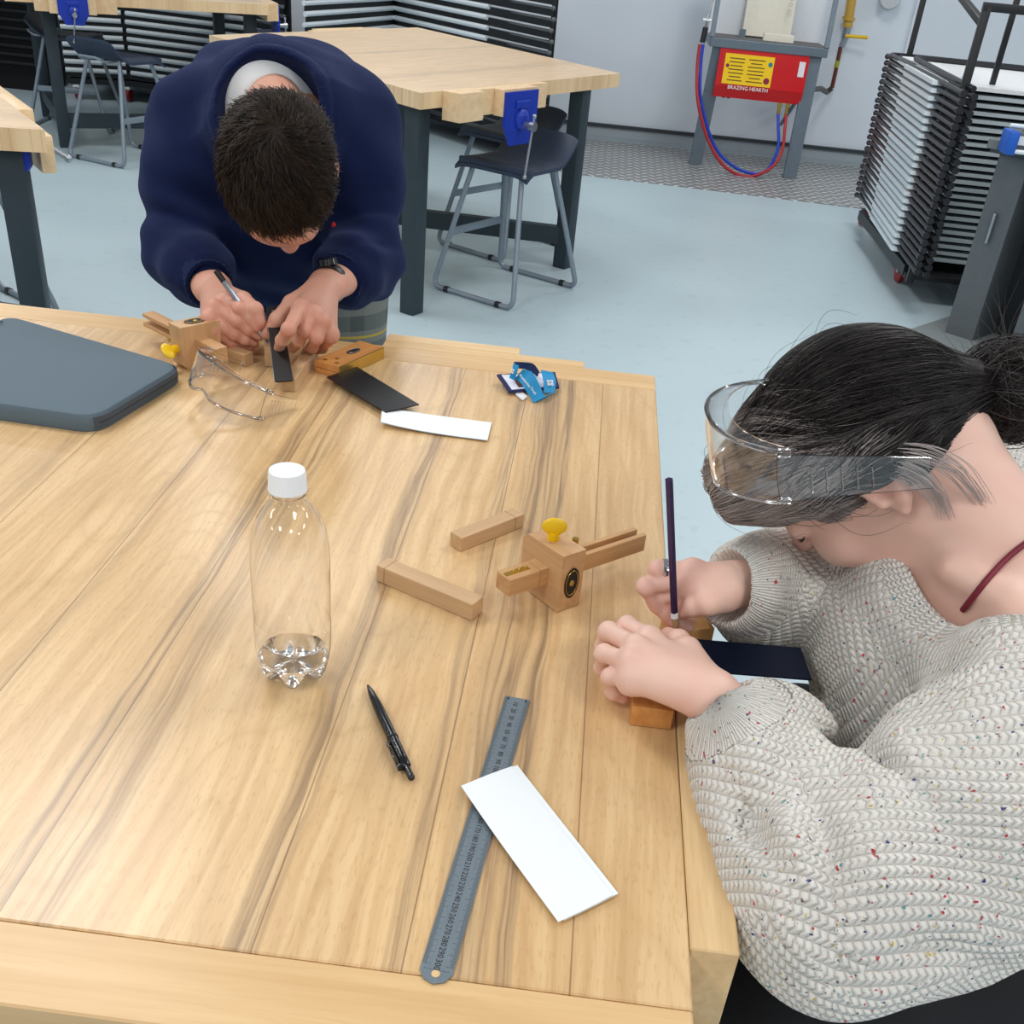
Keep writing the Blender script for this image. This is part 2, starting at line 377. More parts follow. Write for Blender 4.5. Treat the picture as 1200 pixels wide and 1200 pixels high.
# ================================================================== BACKGROUND BENCHES
def far_bench(corners, legs, label, rail=((0, 1),), jaws=(), ax='Y'):
    """corners = four table top corners; legs = ground points"""
    o = sum((Vector(c) for c in corners), Vector())/4; o.z = 0
    L = lambda v: Vector(v)-o
    e = thing('workbench', label, 'workbench', o, group='workbenches beyond the foreground bench')
    cs = [L(c) for c in corners]; ang = math.atan2((cs[1]-cs[0]).y, (cs[1]-cs[0]).x)
    Mi = Matrix.Rotation(-ang, 4, 'Z')
    mt = bench_wood('pale boarded top '+str(len(bpy.data.materials)), [-.9, -.6, -.42, -.2, 0, .14], [(-.5, .05, .4), (.1, .03, .5)], along=0, warm=(238, 208, 166))
    mb = MB(); mb.prism([Mi @ v for v in cs], T-.06, T); mb.build('tabletop', mt, e, False, Matrix.Rotation(ang, 4, 'Z'))
    for g in legs:
        g = L(g); mb = MB(); mb.box((g.x, g.y, (T-.06)/2), (.075, .075, T-.06), Matrix.Rotation(ang, 3, 'Z'), .003); mb.build('leg', MW['legs'], e)
    for a, b2 in rail:
        mb = MB(); mb.beam(L(legs[a])+Vector((0, 0, .16)), L(legs[b2])+Vector((0, 0, .16)), .05, .085); mb.build('rail', MW['legs'], e)
    for (a, b2, t0, t1, t2, t3, hz) in jaws:   # along edge a>b from fraction t0..t3 ; outer jaw t1..t2
        A, B = L(corners[a]), L(corners[b2]); d = (B-A); n = Vector((d.y, -d.x, 0)).normalized()
        if n.dot((A+B)/2) < 0: n = -n
        n = Vector((n.x, n.y, 0)); p = lambda t, off, z: A+d*t+n*off+Vector((0, 0, z-T))
        mb = MB(); mb.beam(p(t0, .02, T-.05), p(t3, .02, T-.05), .04, .1, .002); mb.build('vice_jaw', MW['far'], e, False)
        mb = MB(); mb.beam(p(t1, .065, T-.052), p(t2, .065, T-.052), .05, .104, .002); j = mb.build('vice_jaw', MW['far'], e, False)
        mid = (t1+t2)/2; M = frame(p(mid, .094, T-.01), d, (0, 0, 1))
        if M.to_3x3().col[1].dot(n) < 0: M = M @ Matrix.Rotation(PI, 4, 'Z')
        v = MB(); v.prism([(-.12, 0), (.12, 0), (.12, -.13), (.07, -.21), (-.07, -.21), (-.12, -.13)], -.006, .008, Matrix(((1, 0, 0, 0), (0, 0, 1, 0), (0, 1, 0, 0), (0, 0, 0, 1))))
        v.ball((0, .01, -.11), .045, (1, .5, 1)); v.box((0, .008, -.05), (.1, .016, .03), bev=.004)
        vp = v.build('vice_plate', MW['blue'], e, False, M @ Matrix.Scale(hz or 1., 4))
        s = MB(); s.cyl((0, .0, -.13), (0, .075, -.13), .014); s.cyl((0, .055, -.13), (0, .08, -.13), .02)
        s.build('screw', MW['steel'], vp)
        s = MB(); s.cyl((-.008, .068, -.09), (.03, .068, -.33), .006); s.ball((-.008, .068, -.09), .01); s.ball((.03, .068, -.33), .01); s.build('handle', MW['steel'], vp)
    return e
A_, B_, C_, E_ = Z(493, 109), Z(727, 86), Z(489, 32), Z(245, 41)
fb = far_bench([A_, B_, C_, E_], [Vector((-.757, 4.64, 0)), Vector((-.135, 5.66, 0)), Vector((-1.2, 6.95, 0)), Vector((-1.8, 5.75, 0))],
    'whole pale workbench behind the bending person, two navy stools tucked under its right half', rail=((1, 3),),
    jaws=((0, 1, .10, .28, .44, .54, 0), (2, 3, .2, .25, .5, .55, 0)))
o = sum((Vector(c) for c in (A_, B_, C_, E_)), Vector())/4
# round bolt caps on the near-left face and a second jaw block by the corner
mb = MB(); n_ = Vector((-.72, -.70, 0)); p = Y(468, 109, 4.66); mb.cyl(p, p+n_*.02, .018); x_ = mb.build('bolt_cap', MW['steel'], fb); x_.location = (-o.x, -o.y, 0)
d_ = (B_-A_).normalized(); n2_ = Vector((d_.y, -d_.x, 0)).normalized()
mb = MB(); a0 = A_+d_*.14+n2_*.045; mb.beam(a0-Vector((0, 0, .052)), a0+d_*.16-Vector((0, 0, .052)), .09, .108, .002); x_ = mb.build('jaw_block', MW['far'], fb, False); x_.location = (-o.x, -o.y, 0)
# upper left bench
def L2(x, y, z=T): return Z(x, y, z)
c0 = Vector((-3.55, 7.05, T)); d1 = Vector((.80, .25, 0)).normalized(); d2 = Vector((-.25, .9, 0)).normalized()
pb1 = Z(-10, -14, T); 
ul = [Y(30, -6, 7.0), Y(300, 3, 7.55), Y(330, -40, 8.7), Y(20, -45, 8.2)]
for v_ in ul: v_.z = T
ul = [Vector((-3.62, 6.95, T)), Vector((-2.25, 7.72, T)), Vector((-2.9, 9.0, T)), Vector((-4.3, 8.3, T))]
ub = far_bench(ul, [Vector((-3.52, 7.27, 0)), Vector((-2.45, 7.95, 0)), Vector((-2.95, 8.8, 0)), Vector((-4.1, 8.25, 0))],
    'pale workbench in the top left corner with a blue vice at each end', rail=((0, 1), (1, 2), (3, 0)), jaws=((0, 1, .10, .15, .32, .40, .72), (1, 2, .05, .1, .3, .4, 0)))
# left bench (its corner enters the frame)
l0, l1, l2 = Z(52, 152), Z(0, 113), Z(-60, 176)
l1b = l0 + (l1-l0).normalized()*1.5; l2b = l0 + Vector((-1.5, -.42, 0)); l3 = l1b + (l2b-l0)
lb = far_bench([l2b, l0, l1b, l3], [Vector((-2.36, 4.25, 0)) if False else Vector((l0.x-.14, l0.y+.06, 0)), Vector((l1b.x-.1, l1b.y-.2, 0))],
    'corner of a pale workbench at the left edge with a dark steel leg', rail=(), jaws=())
lo_ = (l2b+l0+l1b+l3)/4
def lchild(mbx, name, mat, par=lb): x = mbx.build(name, mat, par, True); x.location = (-lo_.x, -lo_.y, 0); return x
dl = (l1-l0).normalized(); nl = Vector((-dl.y, dl.x, 0)); nl = nl if nl.x > 0 else -nl
mb = MB(); p = l0+dl*.32+nl*.022; mb.beam(p-Vector((0, 0, .06)), p+dl*.5-Vector((0, 0, .06)), .045, .12, .002); lchild(mb, 'vice_jaw', MW['far'])
mb = MB(); p = l0+dl*.10+nl*.02; mb.beam(p-Vector((0, 0, .085)), p+dl*.45-Vector((0, 0, .085)), .04, .1, .002); lchild(mb, 'vice_jaw', MW['far'])
mb = MB(); p = l0+dl*.14-nl*.06+Vector((0, 0, -.1)); mb.box(p, (.08, .08, .06), Matrix.Rotation(.3, 3, 'Z'), .012); lchild(mb, 'vice_body', MW['blue'])
mb = MB(); mb.cyl(Z(54, 170, T-.1), Z(80, 186, T-.14), .008); mb.ball(Z(80, 186, T-.14), .012); lchild(mb, 'vice_handle', MW['steel'])

# ================================================================== STOOLS
def make_stool():
    e = thing('stool', '', 'stool')
    s = MB(); nx, ny = 14, 14; W, Dp = .40, .38; rows = []
    def prof(u, v):        # u across, v front>back
        x = (u-.5)*W*(1-.06*v); y = (v-.5)*Dp
        z = .60 - .018*math.sin(PI*u)*math.sin(PI*min(v*1.2, 1)) - .03*max(0, .12-v)/.12
        k = max(0, (v-.72)/.28); z += .10*k**1.6; y += .03*k
        z -= .02*(abs(u-.5)*2)**6
        return Vector((x, y, z))
    for th in (0, -.016):
        rows.append([[s.bm.verts.new(prof(i/nx, j/ny)+Vector((0, 0, th))) for j in range(ny+1)] for i in range(nx+1)])
    for i in range(nx):
        for j in range(ny):
            a = rows[0]; s.bm.faces.new((a[i][j], a[i+1][j], a[i+1][j+1], a[i][j+1])); a = rows[1]; s.bm.faces.new((a[i][j], a[i][j+1], a[i+1][j+1], a[i+1][j]))
    rim = [(i, 0) for i in range(nx)]+[(nx, j) for j in range(ny)]+[(i, ny) for i in range(nx, 0, -1)]+[(0, j) for j in range(ny, 0, -1)]
    for (a, b2) in zip(rim, rim[1:]+rim[:1]):
        s.bm.faces.new((rows[0][a[0]][a[1]], rows[1][a[0]][a[1]], rows[1][b2[0]][b2[1]], rows[0][b2[0]][b2[1]]))
    s.box((0, -.175, .575), (.37, .02, .035), bev=.006)
    s.build('seat', MW['seat'], e)
    for yb, yt in ((-.27, -.13), (.27, .12)):
        f = MB(); f.tube(rounded([(-.13, yt, .58), (-.235, yb, .012), (.235, yb, .012), (.13, yt, .58)], .05, 6), .0125, 10)
        fr = f.build('frame', MW['tube'], e)
        for x in (-.15, .15):
            q = MB(); q.cyl((x-.012, yb, .012), (x+.012, yb, .012), .0155); q.build('foot_pad', MW['black'], fr)
    f = MB(); f.tube(rounded([(-.10, .05, .575), (-.1, .2, .575), (-.08, .245, .60), (.08, .245, .6), (.1, .2, .575), (.10, .05, .575)], .03, 5), .007, 8); f.build('back_loop', MW['tube'], e)
    f = MB(); f.beam((-.19, -.21, .26), (-.19, .21, .26), .008, .035, .002); f.build('footrest', MW['tube'], e)
    return e
st = make_stool()
def at(x, y, rz): return Matrix.Translation((x, y, 0)) @ Matrix.Rotation(rz, 4, 'Z')
G = 'navy stools round the benches'
st.matrix_world = at(-.385, 5.16, -.53); st['group'] = G
st['label'] = 'nearest navy stool, standing under the front vice of the far workbench'
dup(st, at(-.48, 5.95, -.6), 'navy stool tucked under the far workbench just behind the stool by the vice', G)
dup(st, at(-1.22, 5.15, 2.2), 'stool mostly hidden behind the bending person, one foot showing by the elbow', G)
dup(st, at(-3.05, 7.15, 2.75), 'stool with its back turned, standing in front of the upper left workbench', G)
dup(st, at(-3.75, 8.0, 1.7), 'stool under the left end of the upper left workbench behind its leg', G)
dup(st, at(-2.35, 8.25, .7), 'stool in shadow beneath the right end of the upper left workbench', G)
_p = Z(24, 200, .6); dup(st, at(_p.x-.38, _p.y+.1, -.6), 'stool half hidden under the left workbench beside its steel leg', G)
_p = Z(-20, 376, .6); _ns = dup(st, at(_p.x, _p.y, 1.45), 'stool behind the left rear of the foreground bench, only its seat corner showing', G)
# ================================================================== DESK TROLLEY (right)
tr = thing('desk_trolley', 'black wheeled trolley carrying a tall stack of folded desks by the back wall', 'trolley', (2.0, 6.3, 0))
def tch(mbx, name, mat, par=None, sm=True):
    x = mbx.build(name, mat, par or tr, sm)
    if par is None: x.location = (-2.0, -6.3, 0)
    return x
mb = MB(); mb.box((2.05, 6.35, .135), (.86, 1.35, .03), bev=.004); mb.beam((1.63, 5.72, .155), (1.63, 7.0, .155), .03, .05); tch(mb, 'deck', MW['black'])
for (x, y) in ((1.69, 6.08), (1.74, 7.45), (2.42, 5.8), (2.42, 7.2)):
    mb = MB(); mb.cyl((x, y, .055), (x+.03, y+.004, .055), .05, n=20); w = tch(mb, 'caster', MW['rust'])
    mb = MB(); mb.box((x+.015, y, .11), (.06, .06, .012)); mb.box((x-.006, y, .085), (.004, .04, .06)); mb.box((x+.036, y, .085), (.004, .04, .06)); q = mb.build('caster_fork', MW['steel'], w, False)
def post(p, q, w=.032): mb = MB(); mb.beam(p, q, w, w, .002, (.1, 1, 0)); return tch(mb, 'upright', MW['black'])
ptop = Y(1157, 8, 5.62); post(Vector((ptop.x, 5.62, .12)), Vector((ptop.x, 5.62, ptop.z)), .036)
pb = Y(1082, 0, 7.3); post(Vector((pb.x, 7.3, .12)), Vector((pb.x, 7.3, pb.z+.3)))
mb = MB(); mb.beam((ptop.x-.018, 5.62, ptop.z), (2.55, 5.62, ptop.z), .036, .036, .002); tch(mb, 'top_rail', MW['black'])
pk = Y(1186, 20, 5.9); post(Vector((pk.x, 5.9, 1.02)), Vector((pk.x, 5.9, pk.z+.1)), .026)
mb = MB(); mb.beam((ptop.x, 5.62, 1.28), Vector((pb.x+.1, 7.3, 1.42)), .03, .03, .002); tch(mb, 'side_rail', MW['black'])
def make_desk(label, white=False):
    e = thing('folded_desk', label, 'desk', (1.95, 6.3, 0), group='folded desks on the right trolley')
    O = Vector((-1.95, -6.3, 0))
    def ch(mbx, name, mat, sm=True): x = mbx.build(name, mat, e, sm); x.location = O; return x
    mb = MB(); mb.prism(rounded2([(1.70, 5.765), (2.5, 5.74), (2.5, 7.2), (1.70, 7.2)], .03), 0, .017); ch(mb, 'tabletop', MW['white' if white else 'greyedge'], False)
    mb = MB(); mb.prism(rounded2([(1.583, 5.925), (1.66, 5.915), (1.69, 6.74), (1.618, 6.735)], .022), -.007, .013); ch(mb, 'flap', MW['silveredge'], False)
    mb = MB(); mb.prism(rounded2([(1.625, 6.76), (1.68, 6.76), (1.70, 7.22), (1.655, 7.22)], .012), -.002, .010); ch(mb, 'rear_flap', MW['silveredge'], False)
    mb = MB()
    for x0, dz in ((1.605, .012), (1.655, .002)):
        mb.tube(rounded([(x0, 5.45, dz), (x0+.055, 7.32, dz), (2.45, 7.32, dz)], .06, 5), .0125, 8)
        mb.cyl((x0-.0, 5.44, dz), (x0+.001, 5.475, dz), .0165, n=10)
    mb.tube([(1.66, 7.36, -.004), (1.70, 7.02, -.004)], .011, 8); mb.ball((1.66, 7.37, -.004), .016, n=8)
    ch(mb, 'folding_frame', MW['darktube'])
    return e
def rounded2(poly, r): return [(p.x, p.y) for p in rounded([(x, y, 0) for x, y in poly], r, 3, True)]
NDK = 24; dk = make_desk('')
zs = [.205+.0345*i for i in range(NDK)]
where = lambda i: ('lowest' if i == 0 else 'second from the bottom' if i == 1 else '%s from the bottom' % ['', '', 'third', 'fourth', 'fifth', 'sixth', 'seventh', 'eighth', 'ninth', 'tenth', 'eleventh', 'twelfth'][i] if i < 12 else '%s from the top' % ['', 'second', 'third', 'fourth', 'fifth', 'sixth', 'seventh', 'eighth', 'ninth', 'tenth', 'eleventh', 'twelfth', 'thirteenth'][NDK-1-i])
for i, z in enumerate(zs[:-1]):
    M = Matrix.Translation((1.95+.003*math.sin(i*2.3)-.0008*i, 6.3+.004*math.sin(i*1.7), z))
    lab = 'folded desk on the right trolley, ' + where(i)
    if i == 0: dk.matrix_world = M; dk['label'] = lab
    else: dup(dk, M, lab, 'folded desks on the right trolley')
# top one shows its white table top and a black tube lying on it
e = make_desk('white topped folded desk lying uppermost on the right trolley stack', True); e.location = (1.93, 6.3, zs[-1])
mb = MB(); mb.tube(rounded([(1.66, 5.5, .03), (1.72, 7.0, .03), (2.5, 6.93, .03)], .1, 6), .013, 10); x = mb.build('leg_frame', MW['darktube'], e); x.location = (-1.95, -6.3, 0)
mb = MB(); mb.box((1.80, 6.15, .0175), (.035, .09, .0008)); x = mb.build('sticker', plain('blue and white sticker', (120, 180, 205), .5, var=.5, scale=60), e, False); x.location = (-1.95, -6.3, 0)

# ================================================================== DESK RACKS ALONG THE BACK WALL (left)
def rack(ident, pts, n, z0, dz, lab, left):
    """pts: plan line of the pale edges (3 points), then dark end point"""
    c = (pts[0]+pts[1]+pts[2])/3; c.z = 0; L = lambda v, z=0: Vector((v.x-c.x, v.y-c.y, z))
    e0 = thing('desk_trolley', lab, 'trolley', c)
    mb = MB(); mb.prism([(p.x-c.x, p.y-c.y) for p in pts[:3]]+[(pts[3].x-c.x, pts[3].y-c.y), (pts[3].x-c.x+.02, 9.72-c.y), (pts[0].x-c.x, 9.72-c.y)], .12, .16); mb.build('deck', MW['black'], e0, False)
    for t in (0.1, .9):
        p = L(pts[0].lerp(pts[1], t), .055); p.y += .04
        mb = MB(); mb.cyl(p, p+Vector((.03, 0, 0)), .05, n=16); w = mb.build('caster', MW['rust'], e0)
        mb = MB(); mb.box(p+Vector((.015, .0, .05)), (.05, .08, .02)); mb.box(p+Vector((-.004, .0, .03)), (.004, .05, .06)); mb.build('caster_fork', MW['silveredge'], w, False)
    for p in (pts[0], pts[3]):
        mb = MB(); mb.box(L(p, .75)+Vector((.0, .12, 0)), (.04, .04, 1.3)); mb.build('upright', MW['black'], e0, False)
    proto = thing('folded_desk', '', 'desk', c, group=ident)
    a, b2, c2, d2 = [L(p) for p in pts]
    back = Vector((0, .42, 0))
    mb = MB(); mb.prism([(v.x, v.y+.008) for v in (a, b2, c2, d2)]+[(d2.x, d2.y+.1), ((a+back).x+.3, 9.70-c.y), ((a+back).x, 9.70-c.y)], -.050, .0); mb.build('folding_frame', MW['black'], proto, False)
    mb = MB(); mb.tube(rounded([a, b2-(b2-a).normalized()*.02], .01, 2), .017, 8); mb.tube([b2+(c2-b2).normalized()*.02, c2], .017, 8); mb.build('tabletop_edge', MW['silveredge'], proto)
    mb = MB(); mb.tube([c2+Vector((.02, 0, -.005)), d2+Vector((0, 0, -.005))], .006, 6); mb.ball(d2, .016, n=8); mb.build('frame_end', MW['cabinet'], proto)
    for i in range(n):
        M = Matrix.Translation((c.x+.004*math.sin(3*i), c.y, z0+dz*i)); lb_ = '%s, number %s from the bottom' % (left, ['one', 'two', 'three', 'four', 'five', 'six', 'seven', 'eight', 'nine', 'ten', 'eleven', 'twelve', 'thirteen', 'fourteen', 'fifteen', 'sixteen', 'seventeen', 'eighteen'][i])
        if i == 0: proto.matrix_world = M; proto['label'] = lb_
        else: dup(proto, M, lb_, ident)
zz = .8
pB = [Z(357, 23, zz), Z(462, 15, zz), Z(571, 39, zz), Z(645, 56, zz)]
rack('folded desks in the rack right of the blue vice', pB, 15, .24, .066, 'black rack of folded desks standing behind the middle of the far workbench', 'folded desk in the rack behind the far workbench')
zz = .3
pA = [Z(75, 68, zz), Z(150, 72, zz), Z(300, 92, zz), Z(335, 100, zz)]
rack('folded desks in the left rack', pA, 13, .22, .06, 'black rack of folded desks standing behind the upper left workbench', 'folded desk behind the upper left workbench')
# dark rack and tall bin at far left
mb = MB()
dr = thing('storage_rack', 'black slatted rack in the dark at the far left wall', 'rack', (-5.2, 9.2, 0))
mb = MB(); mb.box((0, .25, .7), (1.2, .4, 1.4)); mb.build('body', plain('near black cloth', (10, 12, 14), .9), dr, False)
for k in range(16):
    mb = MB(); mb.tube([(-.3, -.0, .2+.062*k), (.62, -.0, .2+.062*k)], .012, 6); mb.build('slat', MW['black'], dr)
mb = MB(); mb.lathe([(0, 0), (.33, 0), (.33, .02), (.34, 1.3), (.36, 1.32), (.36, 1.4), (.0, 1.42)], 32)
tag(mb.build('waste_bin', plain('dark grey bin plastic', (44, 50, 56), .55), None, M=Matrix.Translation((-5.25, 7.95, 0))), 'tall dark grey bin at the upper left edge of the frame', 'bin')

# ================================================================== BRAZING HEARTH
YH = 8.9
he = thing('brazing_hearth', 'grey steel brazing hearth stand with a shelf, against the back wall', 'hearth', (1.1, YH, 0))
def hch(mbx, name, mat, sm=False, par=None): 
    x = mbx.build(name, mat, par or he, sm)
    x.location = (-1.1, -YH, 0) if par is None else (0, 0, 0); return x
xl, xr, zt = .69, 1.55, .90
mb = MB(); mb.box(((xl+xr)/2, YH+.22, zt-.03), (xr-xl, .48, .06), bev=.004); hch(mb, 'shelf', MW['hearth'])
mb = MB(); mb.box(((xl+xr)/2, YH+.22, zt+.002), (xr-xl-.03, .45, .004)); hch(mb, 'shelf_mat', plain('brown grey fireproof mat', (112, 110, 112), .9))
for (xb, xt, yb) in ((.74, .77, YH+.15), (1.46, 1.47, YH-.03)):
    mb = MB(); mb.beam((xb, yb, 0), (xt, YH+.04, .84), .10, .045, .003, (0, 1, 0)); mb.beam((xb, yb, 0.005), (xb, yb+.1, .005), .1, .01); hch(mb, 'leg', MW['hearth'])
mb = MB(); mb.beam((1.43, YH+.02, .6), (1.33, YH+.1, .35), .04, .01); hch(mb, 'bracket', MW['hearth'])
for x0 in (.70, 1.535):
    mb = MB(); mb.beam((x0, YH+.0, .9), (x0+.01, YH+.12, 1.45), .035, .035, .002, (0, 1, 0)); hch(mb, 'upright', MW['hearth'])
mb = MB(); mb.box((1.12, YH+.40, 1.18), (.85, .02, .56)); hch(mb, 'back_panel', plain('pale hearth panel', (222, 228, 234), .5, var=.03))
mb = MB(); mb.box((.93, YH+.16, .93), (.045, .03, .06)); hch(mb, 'lug', MW['hearth'])
# red blower box
mb = MB(); x0, x1 = .775, 1.43
mb.prism([(YH-.01, .85), (YH-.03, .60), (YH+.0, .515), (YH+.24, .515), (YH+.24, .85)], x0, x1, Matrix(((0, 0, 1, 0), (1, 0, 0, 0), (0, 1, 0, 0), (0, 0, 0, 1))))
box = tag(mb.build('gas_box', MW['red'], None, False), 'bright red gas blower box hanging under the brazing hearth shelf', 'box')
my = plain('yellow label', (250, 205, 10), .5, var=.03)
fr = frame(Vector((1.0, YH-.023, .71)), (1, 0, 0), (0, -1, .08)); 
mb = MB(); mb.box((0, 0, .002), (.39, .002, .001) if False else (.36, .2, .002)); lab = mb.build('warning_label', my, box, False, fr)
mb = MB()
for r_ in range(7):
    mb.box((-.09, .07-.024*r_, .0034), (.11*(1-.2*(r_ % 3 == 2)), .007, .0008)); mb.box((.055, .07-.024*r_, .0034), (.12*(1-.3*(r_ % 4 == 1)), .007, .0008))
mb.build('label_text', plain('brown print', (96, 78, 20), .6), lab, False)
mb = MB(); mb.cyl((.155, .05, .002), (.155, .05, .004), .016); mb.build('blue_mark', plain('teal mark', (20, 130, 140), .5), lab, False)
mb = MB(); mb.cyl((.145, -.06, .002), (.145, -.06, .004), .022); mb.cyl((-.155, .02, .002), (-.155, .02, .004), .014, n=6); mb.build('red_mark', plain('crimson mark', (140, 24, 60), .5), lab, False)
text_mesh('BRAZING HEARTH', .036, fr @ Matrix.Translation((.02, -.122, .003)), 'box_lettering', MW['whiteink'], box)
mb = MB(); mb.box((.385, .04, .002), (.045, .1, .002), bev=0); mb.build('socket_plate', plain('pale plate', (232, 226, 232), .5, var=.1, scale=90), box, False, fr)
for xx in (.86, .90): mb = MB(); mb.cyl((xx, YH+.05, .505), (xx, YH+.05, .517), .012); mb.build('box_foot', MW['black'], box)
hx = [(1.285, YH+.02), (1.345, YH+.02)]
for (x, y), nm in zip(hx, 'ab'):
    mb = MB(); mb.cyl((x, y, .52), (x, y, .485), .018, n=6); mb.cyl((x, y, .485), (x, y, .43), .013); mb.build('hose_fitting', MW['brass'], box)
def hose(pts, mat, lab):
    mb = MB(); mb.tube(smoothpath(pts, 10), .0115, 10); return tag(mb.build('hose', mat), lab, 'hose')
yb = YH-.12
hose([(1.285, YH+.02, .44), Y(912, 148, YH-.02), Y(911, 176, YH-.08), Y(895, 202, yb), Y(865, 198, yb), Y(838, 172, yb), Y(822, 120, yb), Y(821, 80, yb+.04), Y(824, 52, yb+.06)], MW['hoseblue'], 'blue rubber hose looping below the red gas box')
hose([(1.345, YH+.02, .44), Y(920, 148, YH-.04), Y(916, 178, YH-.1), Y(902, 198, yb-.03), Y(875, 207, yb-.03), Y(848, 194, yb-.03), Y(829, 162, yb-.03), Y(818, 120, yb-.03), Y(817, 80, yb+.03), Y(820, 52, yb+.06)], MW['hosered'], 'red rubber hose looping beside the blue hose')
th_ = thing('brazing_torch', 'brazing torch with black grip hooked on the left upright of the hearth', 'torch', Y(825, 40, YH-.05)); t0 = Y(825, 40, YH-.05)
def tc_(a, b2, r, nm, mt): mb = MB(); mb.cyl(a-t0, b2-t0, r); mb.build(nm, mt, th_)
tc_(Y(823, 50, YH-.06), Y(827, 32, YH-.05), .02, 'grip', MW['black']); tc_(Y(827, 32, YH-.05), Y(829, 22, YH-.05), .009, 'neck', MW['steel']); tc_(Y(824, 23, YH-.05), Y(834, 24, YH-.05), .01, 'hook', MW['white']); tc_(Y(829, 22, YH-.05), Y(836, 0, YH-.02), .006, 'pipe', MW['steel'])
# fire bricks
mb = MB(); p = Vector((1.12, YH+.28, .905)); mb.box(p+Vector((.0, .06, .25)), (.36, .05, .5), Matrix.Rotation(-.18, 3, 'X'), .004)
br = tag(mb.build('fire_brick', MW['brick'], None, False), 'tall cream fire brick slab leaning on the hearth shelf', 'brick')
text_mesh('FB 60', .05, frame(Vector((1.25, YH+.245, 1.12)), (0, -.1, -1), (0, -1, .1)), 'brick_lettering', plain('faint grey print', (190, 188, 176), .8), br)
mb = MB(); mb.box((1.19, YH+.1, .93), (.22, .08, .05), Matrix.Rotation(-.02, 3, 'Z'), .004); tag(mb.build('fire_brick', MW['brick'], None, False), 'short cream fire brick lying flat at the front of the hearth shelf', 'brick')
# gas pipe
YW = 9.72
gp = thing('gas_pipe', 'yellow gas pipe with a lever valve running down the back wall', 'pipe', Y(990, 40, YW)); g0 = Y(990, 40, YW)
def gch(pts, r, nm, mt): mb = MB(); mb.tube([p-g0 for p in pts], r, 12); return mb.build(nm, mt, gp)
gch([Y(1000, -12, YW), Y(993, 32, YW)], .036, 'riser', MW['gasyellow'])
gch([Y(995, 20, YW), Y(994, 24, YW)], .05, 'collar', MW['gasyellow'])
gch([Y(993, 32, YW), Y(990, 45, YW)], .03, 'valve_body', MW['steel'])
gch([Y(991, 42, YW-.03), Y(1017, 44, YW-.06)], .013, 'valve_lever', MW['yellow'])
gch([Y(990, 45, YW), Y(986, 55, YW)], .024, 'union', MW['steel'])
gch([Y(985, 55, YW), Y(979, 85, YW), Y(975, 103, YW)], .016, 'drop_pipe', MW['grip'])
gch([Y(982, 71, YW), Y(980, 79, YW)], .018, 'tape_band', plain('yellow green tape', (170, 170, 50), .5))
gch([Y(975, 103, YW), Y(969, 108, YW), Y(962, 104, YW-.2), Y(948, 105, YW-.5)], .02, 'elbow', plain('grey iron fitting', (96, 92, 86), .5, .5))
mb = MB(); q = Y(1043, -3, YW-.02); mb.lathe([(0, -.03), (.075, -.03), (.09, -.0), (.0, .0)], 24)
wf = mb.build('wall_socket', plain('pale grey fitting', (200, 205, 210), .4), None, M=frame(q, (1, 0, 0), (0, 1, 0)) ); tag(wf, 'round grey pipe fitting on the wall above the valve, cut by the top edge', 'fitting')
for a in (-2.3, -1.57, -.8):
    mb = MB(); mb.cyl((.085*math.cos(a), .085*math.sin(a), -.035), (.085*math.cos(a), .085*math.sin(a), -.01), .012); mb.build('bolt', MW['black'], wf)

# ================================================================== DARK CABINET AT RIGHT
cb = thing('steel_cabinet', 'dark grey steel machine cabinet at the right edge', 'cabinet', (1.78, 4.9, 0))
cp = Vector((1.723, 5.151, 0)); ux = Vector((.62, -.55, 0)).normalized(); un = Vector((-ux.y, ux.x, 0)); un = un if un.y > 0 else -un
Mc = Matrix((( ux.x, un.x, 0, 0), (ux.y, un.y, 0, 0), (0, 0, 1, 0), (0, 0, 0, 1))); Mc.translation = cp - Vector((1.78, 4.9, 0))
def cch(mbx, nm, mt, sm=False): return mbx.build(nm, mt, cb, sm, Mc)
mb = MB(); mb.box((.07, .3, .42), (.14, .6, .80), bev=.004); cch(mb, 'pedestal', MW['cabinet'])
mb = MB(); mb.box((.52, .3, .42), (.42, .6, .80), bev=.004); cch(mb, 'pedestal', MW['cabinet'])
mb = MB(); mb.box((.22, .42, .42), (.2, .4, .78)); cch(mb, 'recess_panel', plain('black recess', (30, 36, 40), .6))
mb = MB(); mb.box((.05, .1, .012), (.34, .95, .024), bev=.004); cch(mb, 'base_plate', plain('grey base', (128, 136, 138), .5))
mb = MB(); mb.box((.45, .3, .835), (.98, .64, .03), bev=.004); cch(mb, 'worktop', plain('dark worktop', (60, 66, 70), .5))
mb = MB(); mb.box((-.03, .05, .855), (.05, .16, .04), bev=.004); cch(mb, 'end_stop', plain('greenish grey end', (104, 112, 112), .5))
for x0, zc in ((.07, .52), (.42, .48)):
    mb = MB(); mb.box((x0, -.014, zc), (.014, .02, .13), bev=.004); cch(mb, 'handle', MW['steel'])
mach = thing('vice_machine', 'blue and grey bench machine with white lever on the dark cabinet', 'machine', Y(1188, 180, 5.0)); m0 = Y(1188, 180, 5.0); m0.z = .85; mach.location = m0
def mch(mbx, nm, mt): return mbx.build(nm, mt, mach)
mb = MB(); mb.box((.05, .05, .04), (.16, .14, .08), bev=.01); mch(mb, 'body', MW['cabinet'])
mb = MB(); mb.box((-.035, 0, .04), (.04, .12, .09), bev=.006); mch(mb, 'blue_end', plain('blue paint', (20, 90, 190), .4))
mb = MB(); mb.box((.045, .03, .16), (.05, .05, .16), bev=.01); mch(mb, 'column', plain('pale grey casting', (150, 165, 175), .4))
